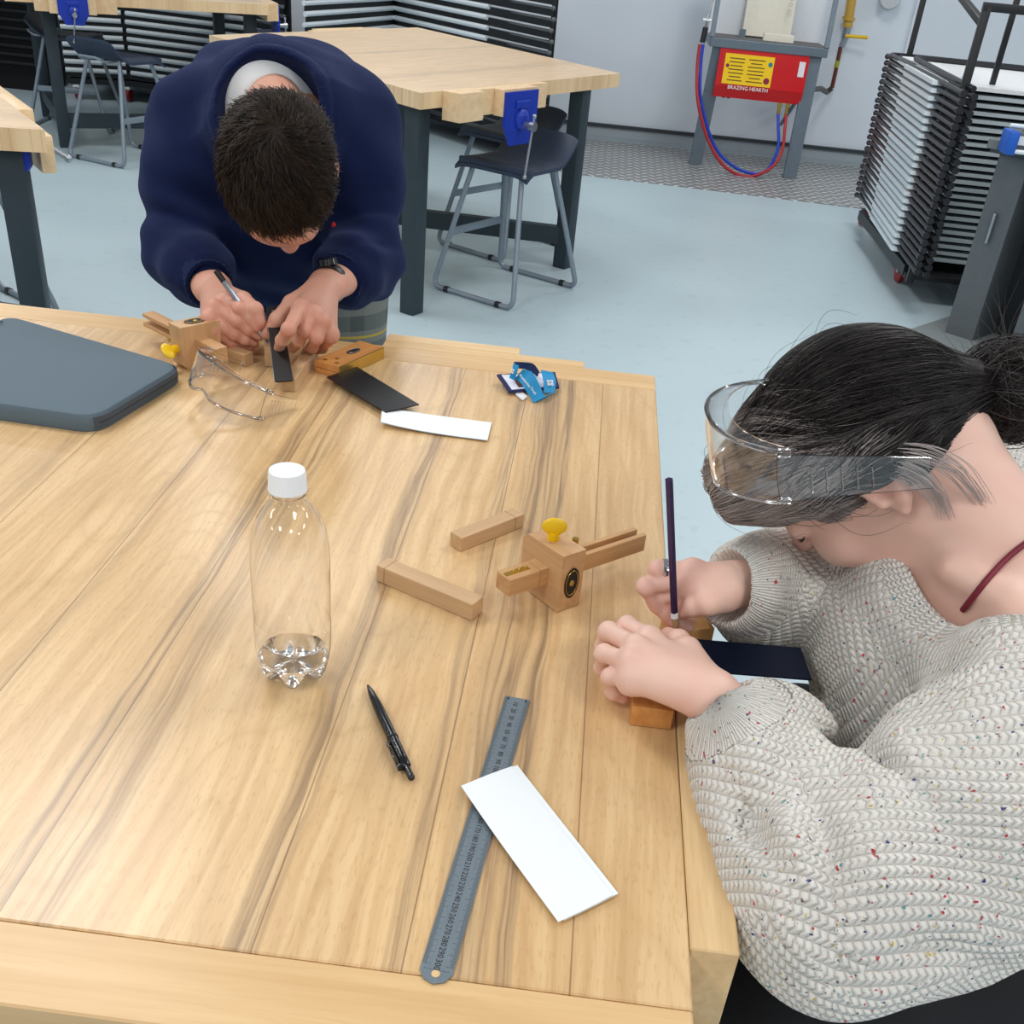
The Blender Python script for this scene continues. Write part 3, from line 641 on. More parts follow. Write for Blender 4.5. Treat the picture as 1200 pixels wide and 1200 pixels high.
mb = MB(); mb.box((.035, .0, .19), (.035, .01, .10), bev=.002); mch(mb, 'yellow_label', MW['yellow'])
mb = MB(); mb.box((.01, -.022, .05), (.035, .006, .035), bev=.001); mch(mb, 'white_label', MW['white'])
mb = MB(); mb.cyl((-.06, -.03, .105), (.07, -.03, .105), .008); mb.cyl((-.04, -.05, .01), (.08, -.05, .01), .009); mch(mb, 'slide_rod', MW['silveredge'])
mb = MB(); mb.cyl((.075, -.09, .0), (.085, -.09, .0), .05, n=24); mch(mb, 'hand_wheel', MW['white'])
# ================================================================== THINGS ON THE BENCH
TT = T+.0004
def stick(p0, p1, w, h, mat, name, label, cat, z=TT, lines=(), group=None):
    """square stick whose base centre line runs p0>p1"""
    p0, p1 = Vector(p0), Vector(p1); p0.z = p1.z = z; L = (p1-p0).length
    M = frame((p0+p1)/2, p1-p0); mb = MB(); mb.box((0, 0, h/2), (L, w, h), bev=.0005, seg=1)
    o = tag(mb.build(name, mat, None, False, M), label, cat, group)
    if lines:
        q = MB()
        for l in lines:
            q.box((l, 0, h+.00005), (.0005, w*1.005, .0002)); q.box((l, -w/2-.00005, h/2), (.0005, .0002, h)); q.box((l, w/2+.00005, h/2), (.0005, .0002, h))
        q.build('pencil_line', plain('pencil mark', (110, 84, 66), .7), o, False)
    return o
def base_mid(a, b, off):      # centre line of a stick from the near bottom edge a>b
    a, b = Z(*a), Z(*b); d = (b-a).normalized(); n = Vector((-d.y, d.x, 0)); n = n if n.y > 0 else -n
    return a+n*off, b+n*off
def onbase(x, y, up): return Z(x, y, T)
a, b_ = base_mid((441, 681), (552, 728), .0105)
stick(a, b_, .021, .019, MW['block'], 'wooden_stick', 'longer pale beech stick between the bottle and the marking gauge', 'wood stick', lines=(-.050,), group=None)
a, b_ = base_mid((540, 647), (613, 618), .0095)
stick(a, b_, .019, .017, MW['block'], 'wooden_stick', 'shorter pale beech stick lying above and left of the marking gauge', 'wood stick', lines=(.035,))
# --- marking gauges
def make_gauge(M, label, red=False):
    e = thing('marking_gauge', label, 'marking gauge', M=M)
    g = MW['gauge']
    mb = MB(); mb.box((.049, .0, 0), (.066, .022, .020), bev=.0008, seg=1) if False else None
    # beam: solid head end, slotted tail
    b = MB(); b.box((-.045, 0, 0), (.040, .022, .020), bev=.0008, seg=1)
    for s in (-1, 1): b.box((.062, s*.0072, 0), (.124, .0062, .020), bev=.0006, seg=1)
    b.box((-.013, 0, 0), (.0242, .0219, .0199)); bo = b.build('beam', g, e, False)
    q = MB(); q.box((-.048, 0, .0102), (.03, .006, .0008)); q.build('brass_strip', MW['brass'], bo, False)
    for x in (-.053, -.046, -.038):
        q = MB(); q.cyl((x, 0, .010), (x, 0, .0118), .0022, n=10); q.ball((x, 0, .012), .0018, n=8); q.build('brass_screw', MW['brass'], bo)
    # stock: thick block with chamfered end
    s = MB(); s.prism([(-.031, -.033), (.027, -.033), (.033, -.026), (.033, .024), (.026, .031), (-.031, .033)], -.015, .015,
        Matrix(((0, 0, 1, 0), (1, 0, 0, 0), (0, 1, 0, .0), (0, 0, 0, 1))))
    so = s.build('stock', wood('gauge stock '+label[:6], (218, 178, 132), (186, 142, 98), axis='Y'), e, False)
    q = MB(); q.lathe([(0, 0), (.0145, 0), (.0155, .0006), (.0155, .0009), (0, .0009)], 32); od = q.build('badge', MW['ink'], so, True, Matrix.Translation((0, -.0312 if False else -.0310, -.002)) @ Matrix.Rotation(PI/2, 4, 'X') @ Matrix.Diagonal((.62, 1.15, 1, 1)))
    q = MB()
    q.tube([(.0125*math.cos(a), .0125*math.sin(a), .001) for a in np.linspace(0, 2*PI, 32, endpoint=False)], .0005, 6, cyc=True); q.ball((0, 0, .001), .003, (1.6, 1, .3)); q.build('badge_ring', MW['brass'], od)
    k = MB(); k.cyl((0, .004, .030), (0, .004, .040), .0055, n=20)
    for zz_ in (.031, .034, .037): k.cyl((0, .004, zz_), (0, .004, zz_+.0015), .0065, n=20)
    k.ball((0, .004, .0465), .0115, (.34, 1.15, .85), Matrix.Rotation(.9, 3, 'Z')); k.build('thumb_screw', MW['yellow'], e)
    q = MB(); q.cyl((.028, 0, .008), (.028, 0, .026), .0028, n=12); q.cyl((.028, 0, .022), (.028, 0, .027), .0036, n=12); q.build('brass_post', MW['brass'], e)
    return e
p0, p1 = Z(601, 684, T+.030), Z(733, 640, T+.030); dd = (p1-p0); L = dd.length
Mg = frame(p0.lerp(p1, .33), dd); Mg.translation.z = T+.0338
make_gauge(Mg, 'marking gauge with upright yellow thumbscrew near the shorter beech stick')
p0, p1 = Z(254, 412, T+.035), Z(200, 385, T+.036); Mg = frame(p0.lerp(p1, .45), p1-p0) @ Matrix.Rotation(-PI/2, 4, 'X'); Mg.translation.z = T+.034
make_gauge(Mg, 'marking gauge lying with its yellow thumbscrew sideways by the laptop sleeve')
# --- blocks by the bent man
def blk(a, b2, w, h, label, z=TT, name='wooden_block', lines=()): return stick(Z(*a, T) if len(a) == 2 else a, Z(*b2, T) if len(b2) == 2 else b2, w, h, MW['block'], name, label, 'wood block', z, lines)
blk((292, 428), (246, 413), .019, .018, 'small beech block poking out right of the marking gauge by the goggles', lines=(.01,))
blk((339, 459), (366, 421), .018, .0195, 'pale beech block under the right edge of the black blade', lines=(.03,))
blk((315, 430), (316, 408), .011, .030, 'narrow upright beech piece held left of the black blade')
# --- black sliding bevel held by the man
bv = thing('bevel_blade', 'long black blade with a round hole held by the person in the blue sweater', 'blade', Z(333, 447, T+.022))
pa, pb2 = Z(333, 447, T+.0215), Y(320, 360, 1.57); ax_ = pb2-pa; Mb = frame((0, 0, 0), ax_, (0, -.2, 1)); Lb = ax_.length
mb = MB(); mb.prism(rounded2([(0, -.0130), (Lb, -.0105), (Lb, .0105), (0, .0130)], .004), -.001, .001); bl_ = mb.build('blade', MW['blackblade'], bv, False, Mb)
mb = MB(); mb.box((Lb/2-.01, .0133, -.0003), (Lb*.96, .0008, .0022)); mb.build('blade_edge', MW['steel'], bl_, False)
mb = MB(); mb.cyl((Lb-.012, 0, .0009), (Lb-.012, 0, .0013), .003, n=16); mb.build('hole_rim', MW['steel'], bl_)
# --- try squares
def try_square(M, label, handlemat, bladelen, bladeshape, blademat, brass=True, hl=.115, hw=.045, ht=.018, parts=True):
    e = thing('try_square', label, 'try square', M=M)
    mb = MB(); mb.box((hl/2, hw/2, ht*.72), (hl, hw, ht*.56), bev=.0008, seg=1); mb.box((hl/2, hw/2, ht*.2), (hl, hw, ht*.4), bev=.0008, seg=1); h = mb.build('stock', handlemat, e, False)
    if brass: mb = MB(); mb.box((hl/2, -.0008, ht/2), (hl, .0022, ht)); mb.build('brass_face', MW['brass'], h, False)
    if brass:
        mb = MB(); mb.lathe([(0, 0), (.0135, 0), (.0135, .0006), (0, .0006)], 28); bd = mb.build('badge', MW['ink'], h, True, Matrix.Translation((hl*.60, hw*.52, ht)) @ Matrix.Diagonal((1.1, .5, 1, 1)))
        mb = MB(); mb.tube([(.011*math.cos(a), .011*math.sin(a), .0008) for a in np.linspace(0, 2*PI, 24, endpoint=False)], .0006, 6, cyc=True); mb.build('badge_ring', MW['steel'], bd)
        for (x, y) in ((.011, .012), (.011, .033), (.026, .022)):
            mb = MB(); mb.cyl((x, y, ht), (x, y, ht+.0006), .0034, n=16); mb.build('rivet', MW['brass'], h)
    mb = MB(); mb.prism(bladeshape, ht*.42, ht*.42+.0016); mb.build('blade', blademat, e, False)
    return e
# brass-faced one in the middle: stock from (366,430) to (453,410)
s0, s1 = Z(397, 444), Z(451, 419); M = frame(s0, s1-s0); M.translation.z = TT
_q = [M.inverted() @ Z(x, y, T+.009) for x, y in ((418, 430), (491, 474), (452, 483), (383, 442))]
try_square(M, 'try square with brass faced beech stock and black blade, beside the white paper strip', MW['square'], .15, [(p.x, p.y) for p in _q], MW['blackblade'])
for ch in bpy.data.objects[-1:]: pass
# the woman's one: stock near corner (735,852) running away; blade to the right
s0, s1 = Z(735, 853), Z(713, 745); M = frame(Z(786, 856), Vector((-.004, 1, 0))); M.translation.z = TT
e = thing('try_square', 'try square with plain beech stock and navy blade under the seated person\'s hands', 'try square', M=M)
mb = MB(); mb.box((.065, .0185, .0105), (.13, .037, .021), bev=.0008, seg=1); mb.build('stock', MW['square'], e, False)
c_ = [M.inverted() @ Z(x, y, T+.014) for x, y in ((806, 749), (938, 760), (951, 797), (800, 785))]
mb = MB(); mb.prism([(p.x, p.y) for p in c_], .0128, .0146); mb.build('blade', MW['darkblade'], e, False)
# work piece under her pencil
stick(Z(778, 752), Z(826, 748), .03, .022, wood('honey stock', (206, 158, 100), (176, 128, 76)), 'wooden_block', 'honey coloured wood piece being marked beneath the purple pencil tip', 'wood block', TT)
# --- papers
def paper(quad, z, label, curl=.0, layers=2, off=(0, 0)):
    ps = [Z(x, y, z) for x, y in quad]; mb = MB(); n = 10
    for l in range(layers):
        rows = []
        for i in range(n+1):
            u = i/n; a = ps[0].lerp(ps[1], u); b = ps[3].lerp(ps[2], u); r = []
            for j in range(5):
                p = a.lerp(b, j/4)+Vector((off[0]*l, off[1]*l, -.0009*l)); p.z += curl*(1-u)**3*(1+.6*j/4) + .0006*math.sin(3*u+j)+.0008; r.append(p)
            rows.append(r)
        for t_ in (0, .0003):
            V = [[mb.bm.verts.new(p+Vector((0, 0, t_))) for p in r] for r in rows]
            for i in range(n):
                for j in range(4): mb.bm.faces.new((V[i][j], V[i+1][j], V[i+1][j+1], V[i][j+1]))
    return tag(mb.build('folded_paper', MW['paper'], None), label, 'paper')
paper([(448, 481), (576, 496), (571, 517), (446, 500)], T+.002, 'narrow white folded paper strip beside the black blade of the try square', .004)
paper([(600, 901), (718, 1050), (654, 1082), (540, 925)], T+.0035, 'white folded paper lying across the steel ruler', .002, 2, (.004, .003))
# --- steel ruler
r0, r1 = Z(606.5, 819, TT), Z(507, 1154, TT); M = frame(r0, r1-r0); Lr = (r1-r0).length; W = .0225
k = (Lr)/.315
mb = MB(); mb.prism([(0, -W/2), (Lr-.010, -W/2), (Lr-.003, -W/3), (Lr, 0), (Lr-.003, W/3), (Lr-.010, W/2), (0, W/2)], .0001, .0012)
ms, nt, b = new_mat('satin stainless ruler'); nn = noise(nt, coords(nt, (20, 600, 20)), 2, 2)
sock(nt, mixc(nt, nn, srgb(118, 132, 142), srgb(150, 162, 170)), b.inputs['Base Color']); b.inputs['Metallic'].default_value = .65; b.inputs['Roughness'].default_value = .38
ru = tag(mb.build('steel_ruler', ms, None, False, M), 'satin steel ruler with black millimetre markings, partly under white paper', 'ruler')
mm = .001*k; mb = MB()
for i in range(1, 301):
    ln = .0058 if i % 10 == 0 else .0042 if i % 5 == 0 else .003
    for s in (-1, 1): mb.box((i*mm, s*(W/2-ln/2-.0002), .00122), (.00022, ln, .00006))
mb.box((.304*k, 0, .00122), (.00022, W*.8, .00006)); mb.box((.003, .008, .00122), (.004, .0012, .00006)); mb.box((.003, -.008, .00122), (.004, .0012, .00006))
mb.build('graduation', MW['ink'], ru, False)
items = [(str(i*10), Matrix.Translation((i*10*mm-.0005, -.0005, .0013))) for i in range(1, 31)]
text_mesh('', .0062, Matrix(), 'numerals', MW['ink'], ru, depth=.00003, many=items)
mb = MB(); mb.cyl((Lr-.008, 0, .0011), (Lr-.008, 0, .0014), .0029, n=24); mb.build('hang_hole', wood('bench seen through hole', (226, 192, 143), (206, 166, 114)), ru)
# --- pen
a, b_ = Z(431, 803, T+.005), Z(482, 911, T+.005); M = frame(a, b_-a); Lp = (b_-a).length
pe = thing('ballpoint_pen', 'glossy black click pen lying beside the bottle', 'pen', M=M)
mb = MB(); R_ = Matrix.Rotation(PI/2, 4, 'Y'); mb.lathe([(0, 0), (.0012, .0005), (.0032, .012), (.0044, .03), (.0048, .05), (.0046, Lp-.028), (.0044, Lp-.014), (.0035, Lp-.0125), (0, Lp-.012)], 20); mb.build('barrel', MW['pen'], pe, True, R_)
mb = MB(); mb.cyl((Lp-.013, 0, 0), (Lp, 0, 0), .0030, n=16); mb.ball((Lp, 0, 0), .003, n=10); mb.build('clicker', MW['pen'], pe)
mb = MB(); mb.beam((Lp-.045, -.0068, .001), (Lp-.012, -.0068, .001), .0016, .0036, .0004); mb.box((Lp-.013, -.005, .001), (.005, .006, .004), bev=.0006); mb.ball((Lp-.044, -.0058, .001), .0018, n=8); mb.build('clip', MW['pen'], pe)
mb = MB(); mb.cyl((Lp-.052, 0, 0), (Lp-.049, 0, 0), .0050, n=20); mb.build('ring', MW['blackblade'], pe)
# --- bottle
bp = Z(345, 789); bt = thing('water_bottle', 'clear plastic bottle with white cap, almost empty, standing on the bench', 'bottle', (bp.x, bp.y, TT))
def petal(r, z, a):
    q = .5+.5*math.cos(5*a+.6); f = max(0, 1-z/.030); 
    return r*(1-.22*f*(1-q)**1.5*(1 if z < .028 else 0)), z+(.012*(1-q)**1.2)*max(0, 1-z/.022)*min(1, r/.02)
outer = [(0, .009), (.006, .0085), (.012, .006), (.018, .0015), (.022, 0), (.026, .002), (.0295, .009), (.0325, .022), (.0338, .035), (.0338, .060), (.0333, .062), (.0338, .064), (.0338, .12), (.0330, .135), (.0305, .150), (.0255, .163), (.0185, .173), (.0145, .178), (.0135, .181), (.0135, .183), (.0165, .184), (.0165, .1855), (.0128, .187), (.0125, .196)]
inner = [(max(0, r-.0006), z+(.0006 if r < .02 and z < .01 else 0)) for r, z in outer][::-1]
mb = MB(); mb.lathe(outer+[(r, z) for r, z in inner], 80, fn=petal)
bo = mb.build('bottle_body', MW['bottle'], bt)
mb = MB(); wprof = [(0, .0105), (.012, .0078), (.018, .003), (.022, .0013), (.0255, .0033), (.029, .010), (.0316, .022), (.0318, .0235), (0, .0235)]
mb.lathe(wprof, 80, fn=petal); mb.build('water', MW['water'], bo)
mb = MB()
def rib(r, z, a): return (r*(1+.012*(1 if math.sin(60*a) > 0 else -1)) if .1875 < z < .2 else r, z)
mb.lathe([(.0150, .1868), (.0158, .187), (.0158, .1885), (.0155, .189), (.0153, .202), (.0145, .2045), (.012, .2052), (0, .2054)], 120, fn=rib); mb.build('cap', MW['white'], bt)
# --- goggles
gm, nt, b = new_mat('clear moulded polycarbonate'); b.inputs['Base Color'].default_value = (1, 1, 1, 1); b.inputs['Transmission Weight'].default_value = 1; b.inputs['Roughness'].default_value = .05; b.inputs['IOR'].default_value = 1.58; b.inputs['Specular IOR Level'].default_value = .8
def make_goggles(label, arms=.09, spread=1.0):
    """local: lens faces -Y, brow edge +Z, width along X; arms run to +Y"""
    e = thing('safety_goggles', label, 'goggles')
    def lens(s, t):     # s -1..1 across, t 0..1 up
        a = s*1.12; r = .072
        x = r*math.sin(a)*1.02; y = -.052*math.cos(a)+.018*(abs(s)**3)
        top = .026 - .004*abs(s); bot = -.024+.008*math.exp(-(s/.16)**2)+.006*abs(s)**2
        z = bot+(top-bot)*t; y += .006*(1-t)**2 ; return Vector((x, y, z))
    def sheet(mb, fn, nu, nv, th):
        P = [[fn(i/nu, j/nv) for j in range(nv+1)] for i in range(nu+1)]; V = []
        for i in range(nu+1):
            r = []
            for j in range(nv+1):
                du = P[min(i+1, nu)][j]-P[max(i-1, 0)][j]; dv = P[i][min(j+1, nv)]-P[i][max(j-1, 0)]; n = du.cross(dv).normalized()*th/2
                r.append((mb.bm.verts.new(P[i][j]+n), mb.bm.verts.new(P[i][j]-n)))
            V.append(r)
        for i in range(nu):
            for j in range(nv):
                for k in (0, 1): mb.bm.faces.new([V[i][j][k], V[i+1][j][k], V[i+1][j+1][k], V[i][j+1][k]][::1 if k == 0 else -1])
        rim = [(i, 0) for i in range(nu)]+[(nu, j) for j in range(nv)]+[(i, nv) for i in range(nu, 0, -1)]+[(0, j) for j in range(nv, 0, -1)]
        for a, b2 in zip(rim, rim[1:]+rim[:1]): mb.bm.faces.new((V[a[0]][a[1]][0], V[a[0]][a[1]][1], V[b2[0]][b2[1]][1], V[b2[0]][b2[1]][0]))
    mb = MB(); sheet(mb, lambda u, v: lens(2*u-1, v), 40, 10, .0016); ln = mb.build('lens', gm, e)
    for t_ in (0, 1):
        mb = MB(); mb.tube([lens(s, t_) for s in np.linspace(-1, 1, 40)], .0020, 8); mb.build('rim', gm, ln)
    mb = MB(); sheet(mb, lambda u, v: lens(2*u-1, 1)+Vector((0, .016*v*(1-.2*abs(2*u-1)), .002*v)), 40, 4, .0014); mb.build('brow_guard', gm, e)
    for sg in (-1, 1):
        def arm(u, v): 
            p = lens(sg, v*.9+.05); return Vector((p.x*(1-.02*u)-sg*.004*u*spread, p.y+arms*u, p.z*(1-.35*u)+.004*u))
        mb = MB(); sheet(mb, arm, 18, 6, .0016)
        for k in range(5):
            u = .22+.1*k; mb.tube([arm(u, .15)+Vector((sg*.0012, 0, 0)), arm(u, .75)+Vector((sg*.0012, 0, 0))], .0008, 6)
        mb.build('side_arm', gm, e)
        mb = MB(); p = lens(sg, .93); mb.box(p+Vector((0, .004, .002)), (.006, .010, .005), bev=.001); mb.build('hinge', gm, e); mb = MB(); p = lens(sg, .05); mb.box(p+Vector((0, .003, 0)), (.005, .010, .004), bev=.001); mb.build('hinge', gm, e)
    return e
gg = make_goggles('clear safety goggles lying on the bench in front of the laptop sleeve corner', .065)
gq = Z(262, 486); 
gg.matrix_world = Matrix.Translation((gq.x+.004, gq.y+.035, T+.0300)) @ Matrix.Rotation(-.62, 4, 'Z') @ Matrix.Rotation(.16, 4, 'Y') @ Matrix.Rotation(-.42, 4, 'X')
# --- laptop sleeve
sq = [Z(215, 437, T+.012), Z(113, 499, T+.012), Z(-150, 462, T+.012), Z(8, 366, T+.026)]
M = frame(Vector((0, 0, 0)), (1, 0, 0)); cen = sum(sq, Vector())/4; cen.z = 0
sl = thing('laptop_sleeve', 'slate grey padded laptop sleeve at the left back of the bench', 'laptop sleeve', (cen.x, cen.y, TT))
poly = [(p.x-cen.x, p.y-cen.y) for p in sq]
def padded(poly, h, rr, name, mat, par, zb=0):
    P = rounded([(x, y, 0) for x, y in poly], rr, 8, True); mb = MB(); prof = [(1-.006, .0), (1, .003), (1.0, h*.45), (.994, h*.75), (.975, h*.93), (.93, h*1.0), (.6, h*1.05), (0.001, h*1.07)]
    rings = [[mb.bm.verts.new((p.x*s, p.y*s, zb+z)) for p in P] for s, z in prof]; n = len(P)
    mb.bm.faces.new(rings[0][::-1])
    for A, B in zip(rings, rings[1:]):
        for k in range(n): mb.bm.faces.new((A[k], A[(k+1) % n], B[(k+1) % n], B[k]))
    mb.bm.faces.new(rings[-1]); return mb.build(name, mat, par)
padded(poly, .024, .03, 'cover', MW['sleeve'], sl)
P2 = rounded([(x, y, .011) for x, y in poly], .03, 8, True); i0 = 2
path = [Vector((p.x*1.003, p.y*1.003, .0115)) for p in P2[:14]]; mb = MB(); mb.ribbon(path, .016, .002, side=(0, 0, 1)); mb.build('zip_binding', MW['sleeve2'], sl)
mb = MB(); mb.tube([Vector((p.x*1.006, p.y*1.006, .0115)) for p in P2[1:13]], .0009, 6); mb.build('zip', MW['black'], sl)
mb = MB(); q = Z(-2, 377, T+.028)-Vector((cen.x, cen.y, TT)); mb.beam(q+Vector((-.02, -.01, .0)), q+Vector((.006, .003, .0)), .004, .0008); mb.build('logo_mark', MW['ink'], sl)
# --- lanyard with card
lp = Z(620, 462); ly = thing('lanyard', 'cyan lanyard coiled over a photo card holder near the back edge of the bench', 'lanyard', (lp.x, lp.y, TT))
Ln = lambda x, y, z: Z(x, y, T+z)-Vector((lp.x, lp.y, T))
mb = MB(); hp = [Ln(582, 441, .012), Ln(596, 461, .004), Ln(655, 456, .004), Ln(650, 438, .012)]
def slab(ps, th): 
    mb = MB(); n = (ps[1]-ps[0]).cross(ps[2]-ps[0]).normalized(); n = n if n.z > 0 else -n
    a = [mb.bm.verts.new(p) for p in ps]; b2 = [mb.bm.verts.new(p+n*th) for p in ps]; mb.bm.faces.new(a); mb.bm.faces.new(b2)
    for i in range(len(ps)): mb.bm.faces.new((a[i], a[(i+1) % len(ps)], b2[(i+1) % len(ps)], b2[i]))
    return mb
ch_ = slab(hp, .003).build('card_holder', MW['navy'], ly, False)
cx_ = sum(hp, Vector())/4; slab([cx_+(p-cx_)*.86+Vector((0, 0, .0029)) for p in hp], .0005).build('card', plain('white card', (232, 234, 246), .4, var=.03), ch_, False)
slab([hp[0].lerp(hp[3], a).lerp(hp[1].lerp(hp[2], a), b2)+Vector((0, 0, .004)) for a, b2 in ((.22, .25), (.22, .85), (.42, .85), (.42, .25))], .0004).build('photo', plain('brown and dark photo', (92, 62, 52), .5, var=.6, scale=70), ch_, False)
slab([Ln(604, 463, .001), Ln(612, 470, .001), Ln(618, 466, .001), Ln(610, 460, .001)], .002).build('badge_clip', MW['white'], ly, False)
def band(pts, side, w=.021):
    mb = MB(); pp = smoothpath([Ln(*p) for p in pts], 8); return mb.ribbon(pp, w, .0012, side), mb
for pts, side in (([(622, 435, .026), (607, 447, .022), (601, 446, .020)], (.3, .1, .95)),):
    pass
def band2(pa_, pb_):       # ribbon given by its two edges
    mb = MB(); A = smoothpath([Ln(*p) for p in pa_], 8); B = smoothpath([Ln(*p) for p in pb_], 8); rows = []
    for i, (a, b2) in enumerate(zip(A, B)):
        t = (A[min(i+1, len(A)-1)]-A[max(i-1, 0)]); n = t.cross(b2-a).normalized()*.0006
        rows.append([mb.bm.verts.new(v) for v in (a-n, b2-n, b2+n, a+n)])
    for R0, R1 in zip(rows, rows[1:]):
        for k in range(4): mb.bm.faces.new((R0[k], R0[(k+1) % 4], R1[(k+1) % 4], R1[k]))
    mb.bm.faces.new(rows[0]); mb.bm.faces.new(rows[-1]); return mb
R1 = band2([(602, 426, .036), (600, 434, .028), (597, 443, .016)], [(608, 429, .036), (606, 436, .028), (603, 446, .016)]).build('ribbon', MW['lanyard'], ly)
R2 = band2([(604, 444, .014), (611, 450, .016), (619, 462, .006), (625, 472, .001)], [(613, 433, .034), (624, 437, .032), (632, 451, .022), (638, 465, .006)]).build('ribbon', MW['lanyard'], ly)
R3 = band2([(637, 461, .006), (637, 448, .018), (634, 434, .028)], [(650, 460, .004), (651, 447, .016), (648, 437, .026)]).build('ribbon', MW['lanyard'], ly)
R4 = band2([(602, 424, .036), (615, 425, .034), (625, 427, .034), (632, 436, .022)], [(606, 432, .026), (616, 433, .022), (624, 437, .018), (630, 442, .012)]).build('ribbon', plain('navy ribbon back', (10, 44, 92), .6), ly)
R5 = band2([(625, 472, .001), (632, 470, .001), (640, 466, .001)], [(638, 465, .008), (645, 462, .006), (650, 460, .004)]).build('ribbon', MW['lanyard'], ly)
def clover(c, s, par, M):
    mb = MB()
    for i in (-1, 1):
        for j in (-1, 1): mb.tube([(i*s*.62+s*.42*math.cos(a), j*s*.62+s*.42*math.sin(a), 0) for a in np.linspace(0, 2*PI, 14, endpoint=False)], s*.16, 6, cyc=True)
    return mb.build('ribbon_logo', MW['whiteink'], par, True, M)
def onface(ctr, xd, yd): 
    x = xd.normalized(); z = x.cross(yd).normalized(); y = z.cross(x); M = Matrix((x, y, z)).transposed().to_4x4(); M.translation = ctr+z*.0012; return M
c0_ = Ln(644.5, 450, .014); clover(None, .0042, R3, onface(c0_+Vector((0, -.003, .002)), Ln(650, 450, .014)-Ln(638, 450, .014), Ln(643, 440, .024)-Ln(643, 456, .01)))
c1_ = Ln(601.5, 436, .026); clover(None, .003, R1, onface(c1_+Vector((0, -.003, .002)), Ln(605, 438, .026)-Ln(599, 434, .026), Ln(602, 428, .034)-Ln(600, 443, .016)))
xd_ = Ln(631, 464, .006)-Ln(612, 441, .026); yd_ = Ln(625, 438, .03)-Ln(608, 447, .014)
text_mesh('Academies Trust', .0056, onface(Ln(619, 452, .02)+Vector((0, -.003, .003)), xd_, yd_), 'ribbon_text', MW['whiteink'], R2, depth=.0003)
# ================================================================== IMPLICIT SURFACES (for bodies, clothes, hair)
def V3(p): return np.array([p[0], p[1], p[2]], dtype=np.float32)
class SDF:
    def __init__(s): s.p = []
    def cap(s, a, b, ra, rb=None, k=.01, flat=None):
        """tapering capsule; flat = (direction, factor) squashes it along a direction"""
        a, b = V3(a), V3(b); rb = ra if rb is None else rb; s.p.append(('c', a, b, ra, rb, k, flat, min(a.min(), b.min()))); return s
    def chain(s, pts, rs, k=.01, flat=None):
        for i in range(len(pts)-1): s.cap(pts[i], pts[i+1], rs[i], rs[i+1], k, flat)
        return s
    def ell(s, c, r, R=None, k=.01, sub=False):
        R = np.eye(3, dtype=np.float32) if R is None else np.array(R, dtype=np.float32); s.p.append(('e', V3(c), R, np.array(r, dtype=np.float32), sub, k)); return s
    def plane(s, o, n, k=.002):        # keep the side opposite to n
        n = V3(n); n = n/np.linalg.norm(n); s.p.append(('p', V3(o), n, 0, 0, k)); return s
    def warp(s, fn): s.p.append(('w', fn)); return s
    def __call__(s, P):
        d = np.full(len(P), 9., dtype=np.float32)
        for q in s.p:
            if q[0] == 'c':
                _, a, b, ra, rb, k, flat, _x = q; ab = b-a; pa = P-a; t = np.clip((pa@ab)/max(1e-9, float(ab@ab)), 0, 1)
                w = pa-t[:, None]*ab
                if flat is not None:
                    n = V3(flat[0]); n = n/np.linalg.norm(n); w = w+((w@n)*(1/flat[1]-1))[:, None]*n; e = np.sqrt((w*w).sum(1))-(ra+(rb-ra)*t)
                else: e = np.sqrt((w*w).sum(1))-(ra+(rb-ra)*t)
                sub = False
            elif q[0] == 'e':
                _, c, R, r, sub, k = q; w = (P-c)@R.T; l = np.sqrt(((w/r)**2).sum(1)); l2 = np.sqrt(((w/(r*r))**2).sum(1)); e = l*(l-1)/np.maximum(l2, 1e-6)
            elif q[0] == 'p':
                _, o, n, _a, _b, k = q; e = (P-o)@n; h = np.maximum(k-np.abs(d-e), 0)/k; d = np.maximum(d, e)+h*h*k*.25; continue
            else: d = d+q[1](P).astype(np.float32); continue
            h = np.maximum(k-np.abs(d-(-e if sub else e)), 0)/k
            d = (np.maximum(d, -e)+h*h*k*.25) if sub else (np.minimum(d, e)-h*h*k*.25)
        return d
